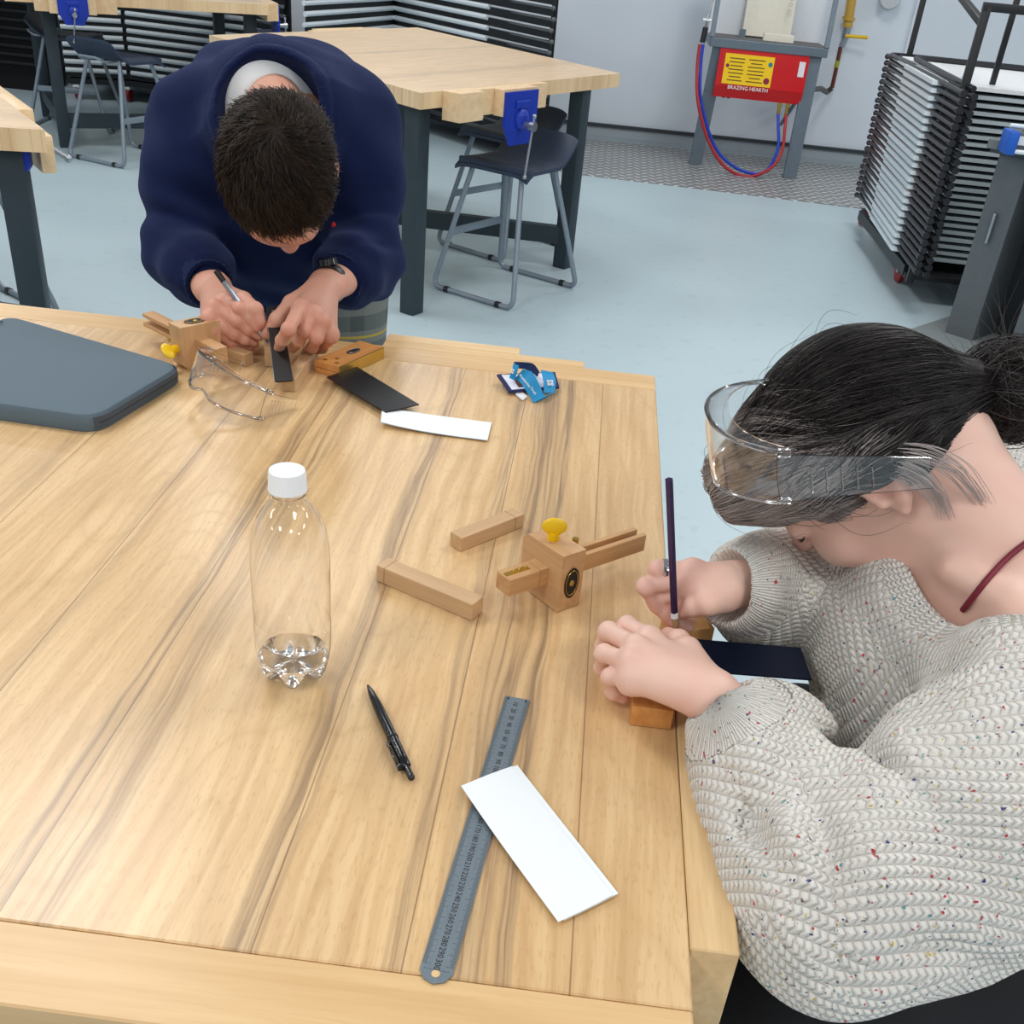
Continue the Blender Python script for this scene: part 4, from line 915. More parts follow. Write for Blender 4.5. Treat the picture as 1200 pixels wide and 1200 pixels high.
def surface(sdf, lo, hi, res, B=16):
    """block sparse naive surface nets > verts, quads"""
    lo, hi = np.array(lo, float), np.array(hi, float); n = (np.ceil((hi-lo)/res/B).astype(int))*B+1
    vals = np.full(n, 9., dtype=np.float32); ax = [lo[i]+res*np.arange(n[i]) for i in range(3)]
    nb = (n-1)//B; cen = np.stack(np.meshgrid(*[lo[i]+res*(np.arange(nb[i])+.5)*B for i in range(3)], indexing='ij'), -1).reshape(-1, 3).astype(np.float32)
    dc = sdf(cen); rad = res*B*.87*1.6+.012; idx = np.stack(np.unravel_index(np.arange(len(cen)), nb), -1)
    for q, d0 in zip(idx, dc):
        sl = tuple(slice(q[i]*B, q[i]*B+B+1) for i in range(3))
        if abs(d0) > rad: vals[sl] = d0; continue
    for q, d0 in zip(idx, dc):
        if abs(d0) > rad: continue
        sl = tuple(slice(q[i]*B, q[i]*B+B+1) for i in range(3))
        g = np.stack(np.meshgrid(ax[0][sl[0]], ax[1][sl[1]], ax[2][sl[2]], indexing='ij'), -1); vals[sl] = sdf(g.reshape(-1, 3).astype(np.float32)).reshape(g.shape[:3])
    ins = vals < 0
    c8 = [(i, j, k) for i in (0, 1) for j in (0, 1) for k in (0, 1)]; m = n-1
    sl8 = lambda A, c: A[c[0]:c[0]+m[0], c[1]:c[1]+m[1], c[2]:c[2]+m[2]]
    cnt = sum(sl8(ins, c).astype(np.int8) for c in c8); act = (cnt > 0) & (cnt < 8); cells = np.argwhere(act)
    vid = np.full(m, -1, dtype=np.int64); vid[act] = np.arange(len(cells))
    acc = np.zeros((len(cells), 3)); num = np.zeros(len(cells))
    cv = {c: vals[cells[:, 0]+c[0], cells[:, 1]+c[1], cells[:, 2]+c[2]] for c in c8}
    for a in c8:
        for b in c8:
            if sum(abs(x-y) for x, y in zip(a, b)) == 1 and a < b:
                va, vb = cv[a], cv[b]; x = (va < 0) != (vb < 0); t = np.where(x, va/np.where(x, va-vb, 1), 0)
                pt = np.array(a)+t[:, None]*(np.array(b)-np.array(a)); acc[x] += pt[x]; num[x] += 1
    verts = lo+res*(cells+acc/num[:, None]); quads = []
    for axx in range(3):
        u, w = [(1, 2), (2, 0), (0, 1)][axx]
        s0 = [slice(0, n[i]) for i in range(3)]; s1 = list(s0); s0[axx] = slice(0, n[axx]-1); s1[axx] = slice(1, n[axx])
        a, b = ins[tuple(s0)], ins[tuple(s1)]; e = np.argwhere(a != b); ok = (e[:, u] > 0) & (e[:, w] > 0) & (e[:, u] < m[u]) & (e[:, w] < m[w]); e = e[ok]
        if not len(e): continue
        fl = a[e[:, 0], e[:, 1], e[:, 2]]
        def cid(du, dw): q = e.copy(); q[:, u] -= du; q[:, w] -= dw; return vid[q[:, 0], q[:, 1], q[:, 2]]
        Q = np.stack([cid(1, 1), cid(0, 1), cid(0, 0), cid(1, 0)], 1); Q[~fl] = Q[~fl][:, ::-1]; quads.append(Q)
    Q = np.concatenate(quads); Q = Q[(Q >= 0).all(1)]
    return verts, Q
def relax(v, q, it=1, lam=.5):
    for _ in range(it):
        s = np.zeros_like(v); c = np.zeros(len(v))
        for i in range(4):
            for j in (1, 3): np.add.at(s, q[:, i], v[q[:, (i+j) % 4]]); np.add.at(c, q[:, i], 1)
        v = v+lam*(s/np.maximum(c, 1)[:, None]-v)
    return v
def normals_of(v, q):
    n = np.cross(v[q[:, 2]]-v[q[:, 0]], v[q[:, 3]]-v[q[:, 1]]); o = np.zeros_like(v)
    for i in range(4): np.add.at(o, q[:, i], n)
    return o/np.maximum(np.linalg.norm(o, axis=1), 1e-12)[:, None]
def skin_mesh(name, parts, mat, parent=None, attrs=None, matidx=None):
    """parts: list of (verts, quads) joined into one mesh"""
    vs, qs, o = [], [], 0
    for v, q in parts: vs.append(v); qs.append(q+o); o += len(v)
    v = np.concatenate(vs); q = np.concatenate(qs); me = bpy.data.meshes.new(name)
    me.vertices.add(len(v)); me.vertices.foreach_set('co', v.astype(np.float32).ravel()); me.loops.add(len(q)*4); me.loops.foreach_set('vertex_index', q.astype(np.int32).ravel())
    me.polygons.add(len(q)); me.polygons.foreach_set('loop_start', np.arange(0, len(q)*4, 4, dtype=np.int32)); me.polygons.foreach_set('loop_total', np.full(len(q), 4, dtype=np.int32))
    me.update(calc_edges=True)
    for nm, arr in (attrs or {}).items():
        if arr.ndim == 1: a = me.attributes.new(nm, 'FLOAT', 'POINT'); a.data.foreach_set('value', arr.astype(np.float32))
        else: a = me.attributes.new(nm, 'FLOAT_VECTOR', 'POINT'); a.data.foreach_set('vector', arr.astype(np.float32).ravel())
    for m_ in (mat if isinstance(mat, list) else [mat]): me.materials.append(m_)
    if matidx is not None: me.polygons.foreach_set('material_index', matidx.astype(np.int32))
    me.polygons.foreach_set('use_smooth', np.ones(len(q), dtype=bool)); me.validate()
    ob = bpy.data.objects.new(name, me); COL.objects.link(ob)
    if parent is not None: ob.parent = parent; ob.matrix_parent_inverse = parent.matrix_world.inverted()
    return ob
def keepmesh(ob, parent):
    ob.parent = parent; ob.matrix_parent_inverse = parent.matrix_world.inverted(); return ob
# ---- skin, hair, cloth materials
def skin_mat(name, base, pink):
    m, nt, b = new_mat(name); v = coords(nt); n1 = noise(nt, v, 28, 3); n2 = noise(nt, v, 520, 2)
    a = nt.nodes.new('ShaderNodeAttribute'); a.attribute_name = 'flush'
    c = mixc(nt, math_(nt, 'MULTIPLY', n1, .5), srgb(*base), srgb(*pink)); c = mixc(nt, math_(nt, 'MULTIPLY', a.outputs['Fac'], .5), c, srgb(*pink))
    sock(nt, c, b.inputs['Base Color']); b.inputs['Roughness'].default_value = .5; b.inputs['Subsurface Weight'].default_value = .12
    b.inputs['Subsurface Radius'].default_value = (.01, .004, .002); b.inputs['Subsurface Scale'].default_value = .5
    bump(nt, b, n2, .25, .0003); return m
def hair_mat(name, dark, light, rough=.42):
    m, nt, b = new_mat(name); a = nt.nodes.new('ShaderNodeAttribute'); a.attribute_name = 'tone'
    c = mixc(nt, a.outputs['Fac'], srgb(*dark), srgb(*light)); n = noise(nt, coords(nt), 60, 3); c = mixc(nt, math_(nt, 'MULTIPLY', n, .3), c, srgb(*dark))
    sock(nt, c, b.inputs['Base Color']); b.inputs['Roughness'].default_value = rough; b.inputs['Specular IOR Level'].default_value = .28; return m
def strands(name, curves, mat, parent, rad, tones, sides=3):
    """curves: array (n, m, 3) of hair paths > one mesh of thin tapered tubes"""
    C = np.asarray(curves, dtype=np.float32); n, m, _ = C.shape; t = np.gradient(C, axis=1); t /= np.maximum(np.linalg.norm(t, axis=2, keepdims=True), 1e-9)
    up = np.array([.31, .43, .85], dtype=np.float32); s = np.cross(t, up); s /= np.maximum(np.linalg.norm(s, axis=2, keepdims=True), 1e-9); w = np.cross(t, s)
    tp = rad*np.interp(np.linspace(0, 1, m), [0, .7, 1], [1, .9, .25])[None, :, None]
    rings = np.stack([C+(s*math.cos(2*PI*k/sides)+w*math.sin(2*PI*k/sides))*tp for k in range(sides)], 2)
    v = rings.reshape(-1, 3); base = (np.arange(n)[:, None]*m+np.arange(m-1)[None])[..., None]*sides; k = np.arange(sides)
    a = base+k; b = base+(k+1) % sides; q = np.stack([a, b, b+sides, a+sides], -1).reshape(-1, 4)
    tn = np.repeat(np.asarray(tones, dtype=np.float32), m*sides)
    return skin_mesh(name, [(v, q)], mat, parent, {'tone': tn})
def hand_sdf(wr, mcp, fingers, thumb, sc=1., fore=None, palm_n=(0, 0, 1), k=.006):
    """wr wrist; mcp four knuckles index>little; fingers four lists [pip, dip, tip]; thumb [cmc, mcp, ip, tip]"""
    s = SDF(); wr = Vector(wr); mcp = [Vector(p) for p in mcp]; n = Vector(palm_n)
    if fore is not None: s.chain([fore, wr.lerp(Vector(fore), .25), wr], [.034*sc, .027*sc, .0235*sc], .012, flat=(n, .8))
    for i, p in enumerate(mcp):
        s.cap(wr+(p-wr)*.12, p-n*.002, .0175*sc, (.0118, .0122, .0115, .0105)[i]*sc, .013, flat=None)
    s.cap(mcp[0]-n*.006, mcp[3]-n*.006, .011*sc, .010*sc, .012)
    rr = [(.0098, .0088, .0078, .0066), (.0100, .0090, .0080, .0068), (.0094, .0085, .0076, .0064), (.0084, .0076, .0068, .0058)]
    for p, f, r in zip(mcp, fingers, rr):
        pts = [p]+[Vector(x) for x in f]; s.chain(pts, [x*sc for x in r], .0032)
        s.ell(pts[1], [r[1]*1.06*sc]*3, None, .004); s.ell(pts[2], [r[2]*1.05*sc]*3, None, .003)
    th = [Vector(x) for x in thumb]; s.cap(wr.lerp(th[0], .5), th[1], .0165*sc, .0130*sc, .014); s.chain(th[1:], [.0118*sc, .0104*sc, .0080*sc], .004); s.ell(th[2], [.0108*sc]*3, None, .004)
    for p in mcp: s.ell(p+n*.003, [.0072*sc]*3, None, .009)
    return s
def nail(p_dip, p_tip, nrm, w, par, mat):
    a, b = Vector(p_dip), Vector(p_tip); d = (b-a).normalized(); n = Vector(nrm); n = (n-d*n.dot(d)).normalized(); c = b+n*w*.66-d*.0006
    M = frame(c, d, n); mb = MB(); mb.ball((0, 0, 0), 1., (w*.95, w*.72, w*.22), None, 14); o = mb.build('fingernail', mat, None, True); o.data.transform(M); return keepmesh(o, par)
# ================================================================== PERSON IN THE BLUE SWEATER (standing, bent over the bench)
MK = lambda x, y, z: Z(x, y, z)
man = thing('person', 'person in a navy sweater bending low over the far side of the bench, scribing wood', 'person', (-.60, 2.2, 0))
skM = skin_mat('warm fair skin', (212, 164, 140), (204, 124, 106)); nailM = plain('fingernail', (226, 170, 158), .3, var=.03)
Hc = D(328, 202, 1.57)                                     # head centre
hf = Vector((.10, -.17, -.98)).normalized(); hu = Vector((.12, -.96, .20)); hu = (hu-hf*hu.dot(hf)).normalized(); hl = hu.cross(hf)   # face, crown, side
RH = np.array([hl, hf, hu], dtype=np.float32)
hp_ = lambda a, b, c: Hc+hl*a+hf*b+hu*c
neckb = D(318, 96, 1.90)
sd = SDF(); sd.ell(Hc+hu*.012, (.074, .094, .088), RH, .02)
sd.ell(hp_(0, .030, -.055), (.058, .066, .070), RH, .03)
sd.ell(hp_(0, .078, .012), (.050, .024, .04), RH, .02)                       # brow
sd.cap(hp_(0, .090, .0), hp_(0, .106, -.036), .0075, .0105, .012); sd.ell(hp_(0, .102, -.037), (.015, .010, .008), RH, .008)
sd.ell(hp_(0, .088, -.068), (.025, .012, .012), RH, .014); sd.ell(hp_(0, .078, -.100), (.024, .02, .018), RH, .02)
for s_ in (-1, 1):
    sd.ell(hp_(s_*.032, .098, -.006), (.015, .010, .012), RH, .006, True); sd.ell(hp_(s_*.032, .084, -.008), (.013, .013, .013), RH, .004)
    sd.ell(hp_(s_*.077, -.004, -.012), (.009, .020, .033), RH, .006); sd.ell(hp_(s_*.086, .004, -.012), (.006, .011, .02), RH, .004, True)
sd.chain([hp_(0, -.02, -.05), neckb, neckb+Vector((-.02, .12, -.03))], [.052, .046, .045], .03)
vh, qh = surface(sd, tuple(Hc-Vector((.2, .2, .2))), tuple(Hc+Vector((.2, .36, .2))), .003)
# hands
z_ = lambda L_: [MK(*p) for p in L_]
Rw = Vector((-.585, 1.655, .962)); Lw = MK(379, 338, .985)
Rmcp = z_([(264, 352, .987), (251, 361, .982), (244, 374, .972), (246, 386, .957)])
Rf = [z_([(281, 362, .985), (292, 373, .972), (301, 384, .960)]), z_([(277, 376, .968), (291, 386, .955), (304, 394, .944)]), z_([(274, 391, .948), (287, 398, .938), (298, 402, .931)]), z_([(270, 401, .932), (283, 404, .926), (293, 407, .923)])]
Rt_ = z_([(262, 345, .965), (285, 352, .985), (299, 363, .984), (305, 378, .968)])
Lmcp = z_([(352, 360, 1.0), (367, 366, .996), (378, 376, .986), (387, 390, .966)])
Lf = [z_([(338, 386, .987), (330, 399, .966), (326, 411, .946)]), z_([(357, 387, .975), (350, 400, .952), (343, 408, .932)]), z_([(371, 396, .964), (366, 407, .940), (359, 411, .924)]), z_([(383, 400, .946), (378, 408, .930), (371, 411, .922)])]
Lt_ = z_([(365, 345, .98), (342, 356, .988), (325, 375, .972), (313, 391, .952)])
Rel = D(214, 296, 1.86); Lel = D(428, 306, 1.88)
n0 = Vector((0, -.3, .95)).normalized()
hr = hand_sdf(Rw, Rmcp, Rf, Rt_, 1.05, Rw.lerp(Rel, .35), n0); hlft = hand_sdf(Lw, Lmcp, Lf, Lt_, 1.08, Lw.lerp(Lel, .35), n0)
def bounds(pts, pad): a = np.array([V3(p) for p in pts]); return a.min(0)-pad, a.max(0)+pad
v1, q1 = surface(hr, *bounds(Rmcp+sum(Rf, [])+Rt_+[Rw, Rw.lerp(Rel, .35)], .04), .0016)
v2, q2 = surface(hlft, *bounds(Lmcp+sum(Lf, [])+Lt_+[Lw, Lw.lerp(Lel, .35)], .04), .0016)
# inner body under the clothes
Rsh, Lsh = D(222, 150, 1.90), D(424, 150, 1.93); hipc = Vector((-.60, 2.30, .88)); mid = Vector((-.59, 2.15, 1.06)); upb = Vector((-.56, 1.98, 1.14))
sb = SDF(); sb.chain([hipc, mid, upb], [.10, .10, .10], .05); sb.cap(Rsh, Lsh, .045, .045, .04); sb.chain([Rsh, Rel, Rw], [.04, .036, .024], .02); sb.chain([Lsh, Lel, Lw], [.04, .036, .024], .02); sb.cap(upb, neckb, .05, .045, .03)
for s_ in (-1, 1): sb.chain([hipc+Vector((s_*.085, -.01, -.02)), Vector((-.60+s_*.10, 2.22, .48)), Vector((-.60+s_*.11, 2.27, .06))], [.07, .05, .035], .03); sb.cap(Vector((-.6+s_*.11, 2.26, .04)), Vector((-.6+s_*.11, 2.10, .035)), .03, .026, .02)
v3, q3 = surface(sb, (-1., 1.5, -.02), (-.2, 2.5, 1.3), .010)
def flush_at(v, pts, r=.014):
    f = np.zeros(len(v))
    for p in pts: f = np.maximum(f, np.exp(-((v-V3(p))**2).sum(1)/(r*r)))
    return f
parts = [(vh, qh), (v1, q1), (v2, q2), (v3, q3)]; allv = np.concatenate([p[0] for p in parts])
fl = flush_at(allv, Rmcp+Lmcp+[f[-1] for f in Rf+Lf]+[f[0] for f in Rf+Lf]+[Rt_[-1], Lt_[-1], hp_(.083, 0, -.01), hp_(-.083, 0, -.01)])
body = skin_mesh('body', parts, skM, man, {'flush': fl})
nail(Lf[0][1], Lf[0][2], (0, -.5, 1), .0062, body, nailM); nail(Rt_[2], Rt_[3], (.5, -.3, .9), .0068, body, nailM); nail(Lt_[2], Lt_[3], (-.3, -.5, .8), .0066, body, nailM)
nail(Lf[1][1], Lf[1][2], (0, -.8, .6), .0058, body, nailM)
# sweater
sw = SDF(); 
def folds(P):
    return .0022*np.sin(P[:, 2]*95+P[:, 0]*30+4*np.sin(P[:, 1]*14))*np.exp(-np.maximum(0, (P[:, 2]-1.06))/.05)+.0015*np.sin(P[:, 0]*70+P[:, 2]*60)
sw.chain([Vector((-.595, 2.27, .90)), mid, upb+Vector((0, 0, .015)), D(320, 118, 1.87)], [.148, .150, .132, .085], .08)
sw.cap(D(240, 142, 1.92), D(406, 138, 1.94), .084, .084, .07)
sw.cap(D(275, 106, 2.0), D(365, 106, 2.0), .085, .085, .07)
sw.cap(Vector((-.585, 1.98, 1.0)), Vector((-.60, 2.06, .92)), .125, .12, .06)
sw.chain([D(226, 152, 1.90), D(216, 215, 1.88), Rel, Rw.lerp(Rel, .5), Rw.lerp(Rel, .30)], [.074, .064, .056, .048, .036], .055)
sw.chain([D(417, 150, 1.93), D(425, 215, 1.91), Lel, Lw.lerp(Lel, .55), Lw.lerp(Lel, .42)], [.074, .064, .056, .048, .038], .055)
hole = SDF()
sw.warp(folds)
nk = D(316, 118, 1.82); nz_ = Vector((.0, -.80, .60)).normalized()
_no = V3(D(320, 134, 1.775)); _nm = np.array([V3(RT), V3(ray(316, 130).normalized()), V3(UP)]); _nr = np.array([.086, .135, .092])
def neckband(P):
    r = np.sqrt((((P-_no)@_nm.T/_nr)**2).sum(1)); ang = np.arctan2((P-_no)@_nm[2], (P-_no)@_nm[0])
    bd = 1/(1+np.exp(-(r-.98)*60))*(1/(1+np.exp((r-1.22)*90))); return -.0045*bd*(1+.22*np.sin(ang*70))+.0015*np.exp(-((r-1.25)/.02)**2)
sw.warp(neckband)
for (x, y, dep, ang, d_, w_, e_) in ((200, 255, 1.82, 20, .007, .012, .05), (215, 300, 1.80, 35, .008, .010, .05), (232, 330, 1.78, 40, .006, .008, .04), (440, 250, 1.85, -15, .007, .012, .05), (430, 300, 1.82, -30, .008, .010, .05), (412, 322, 1.80, -40, .006, .008, .04), (250, 180, 1.80, 70, .005, .012, .07), (400, 190, 1.82, -70, .005, .012, .07), (330, 330, 1.85, 5, .006, .014, .08)):
    a = math.radians(ang); rd = (RT*-math.sin(a)-UP*math.cos(a)).normalized(); ra = (RT*math.cos(a)-UP*math.sin(a)).normalized()
    def _c(P, o=V3(D(x, y, dep)), n=V3(rd), l=V3(ra), d_=d_, w_=w_, e_=e_): q = P-o; A = q@n; L = q@l; r2 = (q*q).sum(1)-A*A-L*L; return d_*np.exp(-(A/w_)**2-(L/e_)**2-np.maximum(r2, 0)/(e_*e_*1.5))
    sw.warp(_c)
sw.ell(D(320, 134, 1.775), (.086, .135, .092), np.array([V3(RT), V3(ray(316, 130).normalized()), V3(UP)]), .01, True)
sw.cap
sw.plane(Vector((-.6, 2.15, .845)), (0, .25, -1), .01)
vs_, qs_ = surface(sw, (-1.0, 1.5, .80), (-.12, 2.6, 1.42), .0040); 
m, nt, b = new_mat('navy wool knit'); v = coords(nt); w1 = noise(nt, v, 420, 2, .7); w2 = noise(nt, v, 60, 3)
c = mixc(nt, w1, srgb(5, 12, 36), srgb(17, 31, 72)); c = mixc(nt, math_(nt, 'MULTIPLY', w2, .3), c, srgb(12, 26, 70)); sock(nt, c, b.inputs['Base Color'])
b.inputs['Roughness'].default_value = .95; b.inputs['Sheen Weight'].default_value = .12; b.inputs['Sheen Roughness'].default_value = .5; b.inputs['Sheen Tint'].default_value = (.35, .45, .9, 1); b.inputs['Specular IOR Level'].default_value = .15
bump(nt, b, w1, .8, .0015); navyknit = m
swo = skin_mesh('sweater', [(relax(vs_, qs_, 1), qs_)], navyknit, man); swo['label'] = 'navy wool crew neck sweater'
# neckband ribs, cuffs, hem
def ring_at(c, ax, r1, r2, rt, n=48, up=None, wob=0):
    M = frame(c, ax, up or (0, 0, 1)); return [M @ Vector((wob*math.sin(3*a), r1*math.cos(a), r2*math.sin(a))) for a in np.linspace(0, 2*PI, n, endpoint=False)]
# crew collar follows the opening edge : sample it on the sweater surface
def snap(sdf, p, d, t0=-.06, t1=.06, n=60):
    ts = np.linspace(t0, t1, n); P = np.array([V3(p+d*float(t)) for t in ts], dtype=np.float32); v = sdf(P); i = np.where(v < 0)[0]
    return p+d*float(ts[i[0]]) if len(i) else None
tee = SDF(); tee.ell(D(316, 140, 1.845), (.094, .060, .090), np.array([V3(RT), V3(ray(316, 130).normalized()), V3(UP)]), .03)
tee.ell(D(315, 152, 1.78), (.045, .14, .080), np.array([V3(RT), V3(ray(316, 130).normalized()), V3(UP)]), .006, True)
vt, qt = surface(tee, tuple(neckb-Vector((.18, .22, .16))), tuple(neckb+Vector((.18, .22, .14))), .0035)
teem = plain('white cotton jersey', (232, 238, 240), .85, var=.02, bmp=.0002)
to = skin_mesh('t_shirt', [(relax(vt, qt, 1), qt)], teem, man); to['label'] = 'white t-shirt showing at the neck and hem'
hm = SDF(); hm.chain([Vector((-.60, 2.26, .90)), Vector((-.60, 2.25, .83))], [.152, .158], .02); hm.plane(Vector((-.6, 2.2, .82)), (0, 0, -1), .004)
vt, qt = surface(hm, (-.82, 2.02, .78), (-.38, 2.48, 1.1), .006); x_ = skin_mesh('t_shirt_hem', [(vt, qt)], teem, man)
# red emblem at the chest
mb = MB(); q_ = snap(sw, D(391, 265, 1.75), ray(391, 265), -.12, .4, 400) or D(391, 265, 1.8); mb.ball(q_, .006, (.7, .5, 1.2)); mb.cyl(q_-Vector((.0, 0, .004)), q_-Vector((.002, 0, .011)), .002); keepmesh(mb.build('chest_emblem', plain('red thread', (190, 20, 40), .8), None), man)
# cuffs
for (w_, e_, r_) in ((Rw, Rel, .040), (Lw, Lel, .042)):
    mb = MB(); a = w_.lerp(e_, .18 if w_ is Rw else .30); b2 = a.lerp(e_, .20); M = frame(a, b2-a); L_ = (b2-a).length
    mb.lathe([(r_*.84, 0), (r_*.97, .002), (r_*1.03, L_*.5), (r_*1.08, L_)], 96, fn=lambda r, z, t: (r*(1+.02*math.cos(24*t)), z)); o_ = mb.build('cuff', navyknit, None); o_.data.transform(M @ Matrix.Rotation(PI/2, 4, 'Y')); keepmesh(o_, man)
# wrist watch
wa = Lw.lerp(Lel, .15); M = frame(wa, Lel-Lw) @ Matrix.Rotation(PI/2, 4, 'Y')
wt = thing('wrist_watch', 'black wrist watch on the left wrist of the person in the navy sweater', 'watch', M=M)
mb = MB(); mb.lathe([(.0285, -.010), (.032, -.010), (.033, 0), (.032, .010), (.0285, .010), (.028, 0)], 48, fn=lambda r, z, t: (r*(1-.12*abs(math.sin(t))), z)); mb.build('strap', MW['black'], wt)
mb = MB(); mb.cyl((-.031, .004, 0), (-.040, .006, 0), .017, .015, 32); mb.build('case', MW['pen'], wt)
# trousers
m, nt, b = new_mat('grey tartan wool'); v = coords(nt); sp = nt.nodes.new('ShaderNodeSeparateXYZ'); sock(nt, v, sp.inputs[0])
def stripe(ax, per, w_, off=0.): return math_(nt, 'LESS_THAN', math_(nt, 'FRACT', math_(nt, 'ADD', math_(nt, 'DIVIDE', sp.outputs[ax], per), off)), w_)
c = mixc(nt, math_(nt, 'MULTIPLY', stripe(0, .06, .45), .55), srgb(92, 98, 96), srgb(60, 66, 66)); c = mixc(nt, math_(nt, 'MULTIPLY', stripe(2, .06, .45), .5), c, srgb(130, 134, 126))
c = mixc(nt, stripe(2, .11, .05, .35), c, srgb(176, 150, 62)); sock(nt, c, b.inputs['Base Color']); b.inputs['Roughness'].default_value = .9; bump(nt, b, noise(nt, v, 500, 2), .5, .0006)
trs = SDF(); trs.cap(Vector((-.60, 2.27, .92)), Vector((-.6, 2.25, .80)), .125, .14, .03)
for s_ in (-1, 1): trs.chain([Vector((-.60+s_*.085, 2.25, .82)), Vector((-.60+s_*.10, 2.22, .48)), Vector((-.60+s_*.11, 2.27, .10))], [.098, .072, .058], .03)
trs.plane(Vector((0, 0, .07)), (0, 0, -1), .004)
vt, qt = surface(trs, (-.9, 2.0, .0), (-.3, 2.5, 1.08), .009); skin_mesh('trousers', [(vt, qt)], m, man)
for s_ in (-1, 1):
    sh = SDF(); sh.chain([Vector((-.60+s_*.11, 2.29, .05)), Vector((-.60+s_*.115, 2.12, .038))], [.045, .038], .02); sh.cap(Vector((-.60+s_*.11, 2.28, .07)), Vector((-.60+s_*.11, 2.27, .11)), .042, .04, .02); sh.plane(Vector((0, 0, .003)), (0, 0, -1), .003)
    vt, qt = surface(sh, (-.8 if s_ < 0 else -.58, 2.03, -.01), (-.6 if s_ < 0 else -.4, 2.38, .18), .006); skin_mesh('shoe', [(vt, qt)], MW['black'], man)
# hair: scalp cap and short strands turning round the crown
hs = SDF(); hs.ell(Hc+hu*.014-hf*.006, (.0815, .099, .094), RH, .01); hs.ell(hp_(0, -.055, -.035), (.066, .045, .06), RH, .03)
hs.ell(hp_(0, .130, -.042), (.078, .07, .088), RH, .014, True)
for s_ in (-1, 1): hs.ell(hp_(s_*.09, .012, -.050), (.030, .034, .055), RH, .01, True)
hs.plane(hp_(0, -.06, -.085), -hu*.8-hf*.6 if False else -hu, .01)
vc, qc = surface(hs, tuple(Hc-Vector((.16,)*3)), tuple(Hc+Vector((.16,)*3)), .003)
hm1 = hair_mat('dark brown hair', (22, 15, 11), (78, 58, 42), .5)
hair = skin_mesh('hair', [(vc, qc)], hm1, man, {'tone': np.full(len(vc), .12)}); hair['label'] = 'short dark brown hair'
nrm = normals_of(vc, qc)
whorl = V3(hp_(.012, -.050, .085)); 
sel = rng.choice(len(vc), 15000); P0 = vc[sel]; Nn = nrm[sel]
hfn, hun, hln = V3(hf), V3(hu), V3(hl)
loc = (P0-V3(Hc))
keep = (loc@hun > -.095); P0, Nn = P0[keep], Nn[keep]
rad_ = P0-whorl; rad_ -= (rad_*Nn).sum(1, keepdims=True)*Nn; rad_ /= np.maximum(np.linalg.norm(rad_, axis=1, keepdims=True), 1e-6)
swirl = np.cross(Nn, rad_)
nz = np.sin(P0@np.array([160., 90., 120.]))*.5+np.sin(P0@np.array([-70., 210., 60.])+2)*.5
dr = rad_*.9+swirl*(.45+.5*nz[:, None])+rng.normal(0, .22, P0.shape); dr /= np.linalg.norm(dr, axis=1, keepdims=True)
ln = rng.uniform(.014, .024, len(P0))[:, None]; lift = rng.uniform(.15, .55, len(P0))[:, None]
cs = [P0-Nn*.001]
for i, t in enumerate((.33, .66, 1.)): cs.append(P0+dr*ln*t+Nn*ln*lift*(t*.9-.45*t*t)+Nn*.0015-Nn*(ln*t)**2*5.5)
tn = np.clip(.30+.22*nz+rng.normal(0, .16, len(P0)), 0, 1)
strands('hair_strands', np.stack(cs, 1), hm1, hair, .00055, tn)
# scriber
a, b2 = MK(317.5, 407.5, T+.024), None
tip = Vector(a); q_ = D(253, 317, 1.56); dirp = (q_-tip).normalized(); Ls = min((q_-tip).length, .21); q_ = tip+dirp*(q_-tip).length
sc_ = thing('marking_knife', 'silver pen shaped scriber with black end held by the bent person', 'scriber', tip); R3_ = dirp
mb = MB(); mb.cyl(R3_*.03, R3_*((q_-tip).length*.86), .0042, n=8); mb.build('barrel', plain('satin aluminium', (150, 156, 166), .3, .8), sc_)
mb = MB(); mb.cyl((0, 0, 0), R3_*.03, .0006, .0040, 12); mb.build('tip', MW['steel'], sc_)
mb = MB(); mb.cyl(R3_*((q_-tip).length*.86), R3_*(q_-tip).length, .0044, n=12); mb.build('end_cap', MW['black'], sc_)
# ================================================================== PERSON IN THE KNITTED SWEATER (seated at the right)
wom = thing('person', 'seated person in a pale speckled knitted sweater with clear goggles pushed up in dark hair', 'person', (.50, .87, 0))
skW = skin_mat('light rosy skin', (236, 202, 184), (226, 158, 146))
wf_ = Vector((-.50, .05, -.86)).normalized(); wu = Vector((-.84, .03, .54)); wu = (wu-wf_*wu.dot(wf_)).normalized(); wr_ = wf_.cross(wu)    # face, crown, her right
RW = np.array([wr_, wf_, wu], dtype=np.float32)
ear = D(1034, 578, .935); Wc = ear + wr_*.074 + wf_*.004 + wu*.012
wp = lambda a, b, c: Wc+wr_*a+wf_*b+wu*c
s = SDF(); s.ell(wp(0, -.012, .018), (.072, .092, .086), RW, .02); s.ell(wp(0, .030, -.040), (.057, .060, .066), RW, .03)
s.ell(wp(0, .072, .030), (.050, .022, .038), RW, .02)
s.cap(wp(0, .090, .008), wp(0, .103, -.028), .006, .0085, .010); s.ell(wp(0, .099, -.030), (.0125, .008, .007), RW, .006)
s.ell(wp(0, .087, -.060), (.022, .010, .0055), RW, .008); s.ell(wp(0, .085, -.069), (.019, .010, .006), RW, .006); s.ell(wp(0, .074, -.094), (.02, .018, .016), RW, .02)
for g in (-1, 1):
    s.ell(wp(g*.036, .066, -.038), (.024, .022, .024), RW, .02)
    s.ell(wp(g*.031, .095, .002), (.015, .010, .011), RW, .006, True); s.ell(wp(g*.031, .080, .000), (.0135, .0125, .0115), RW, .003)
    s.chain([wp(g*.052, .045, -.075), wp(g*.060, .0, -.060)], [.016, .018], .03)
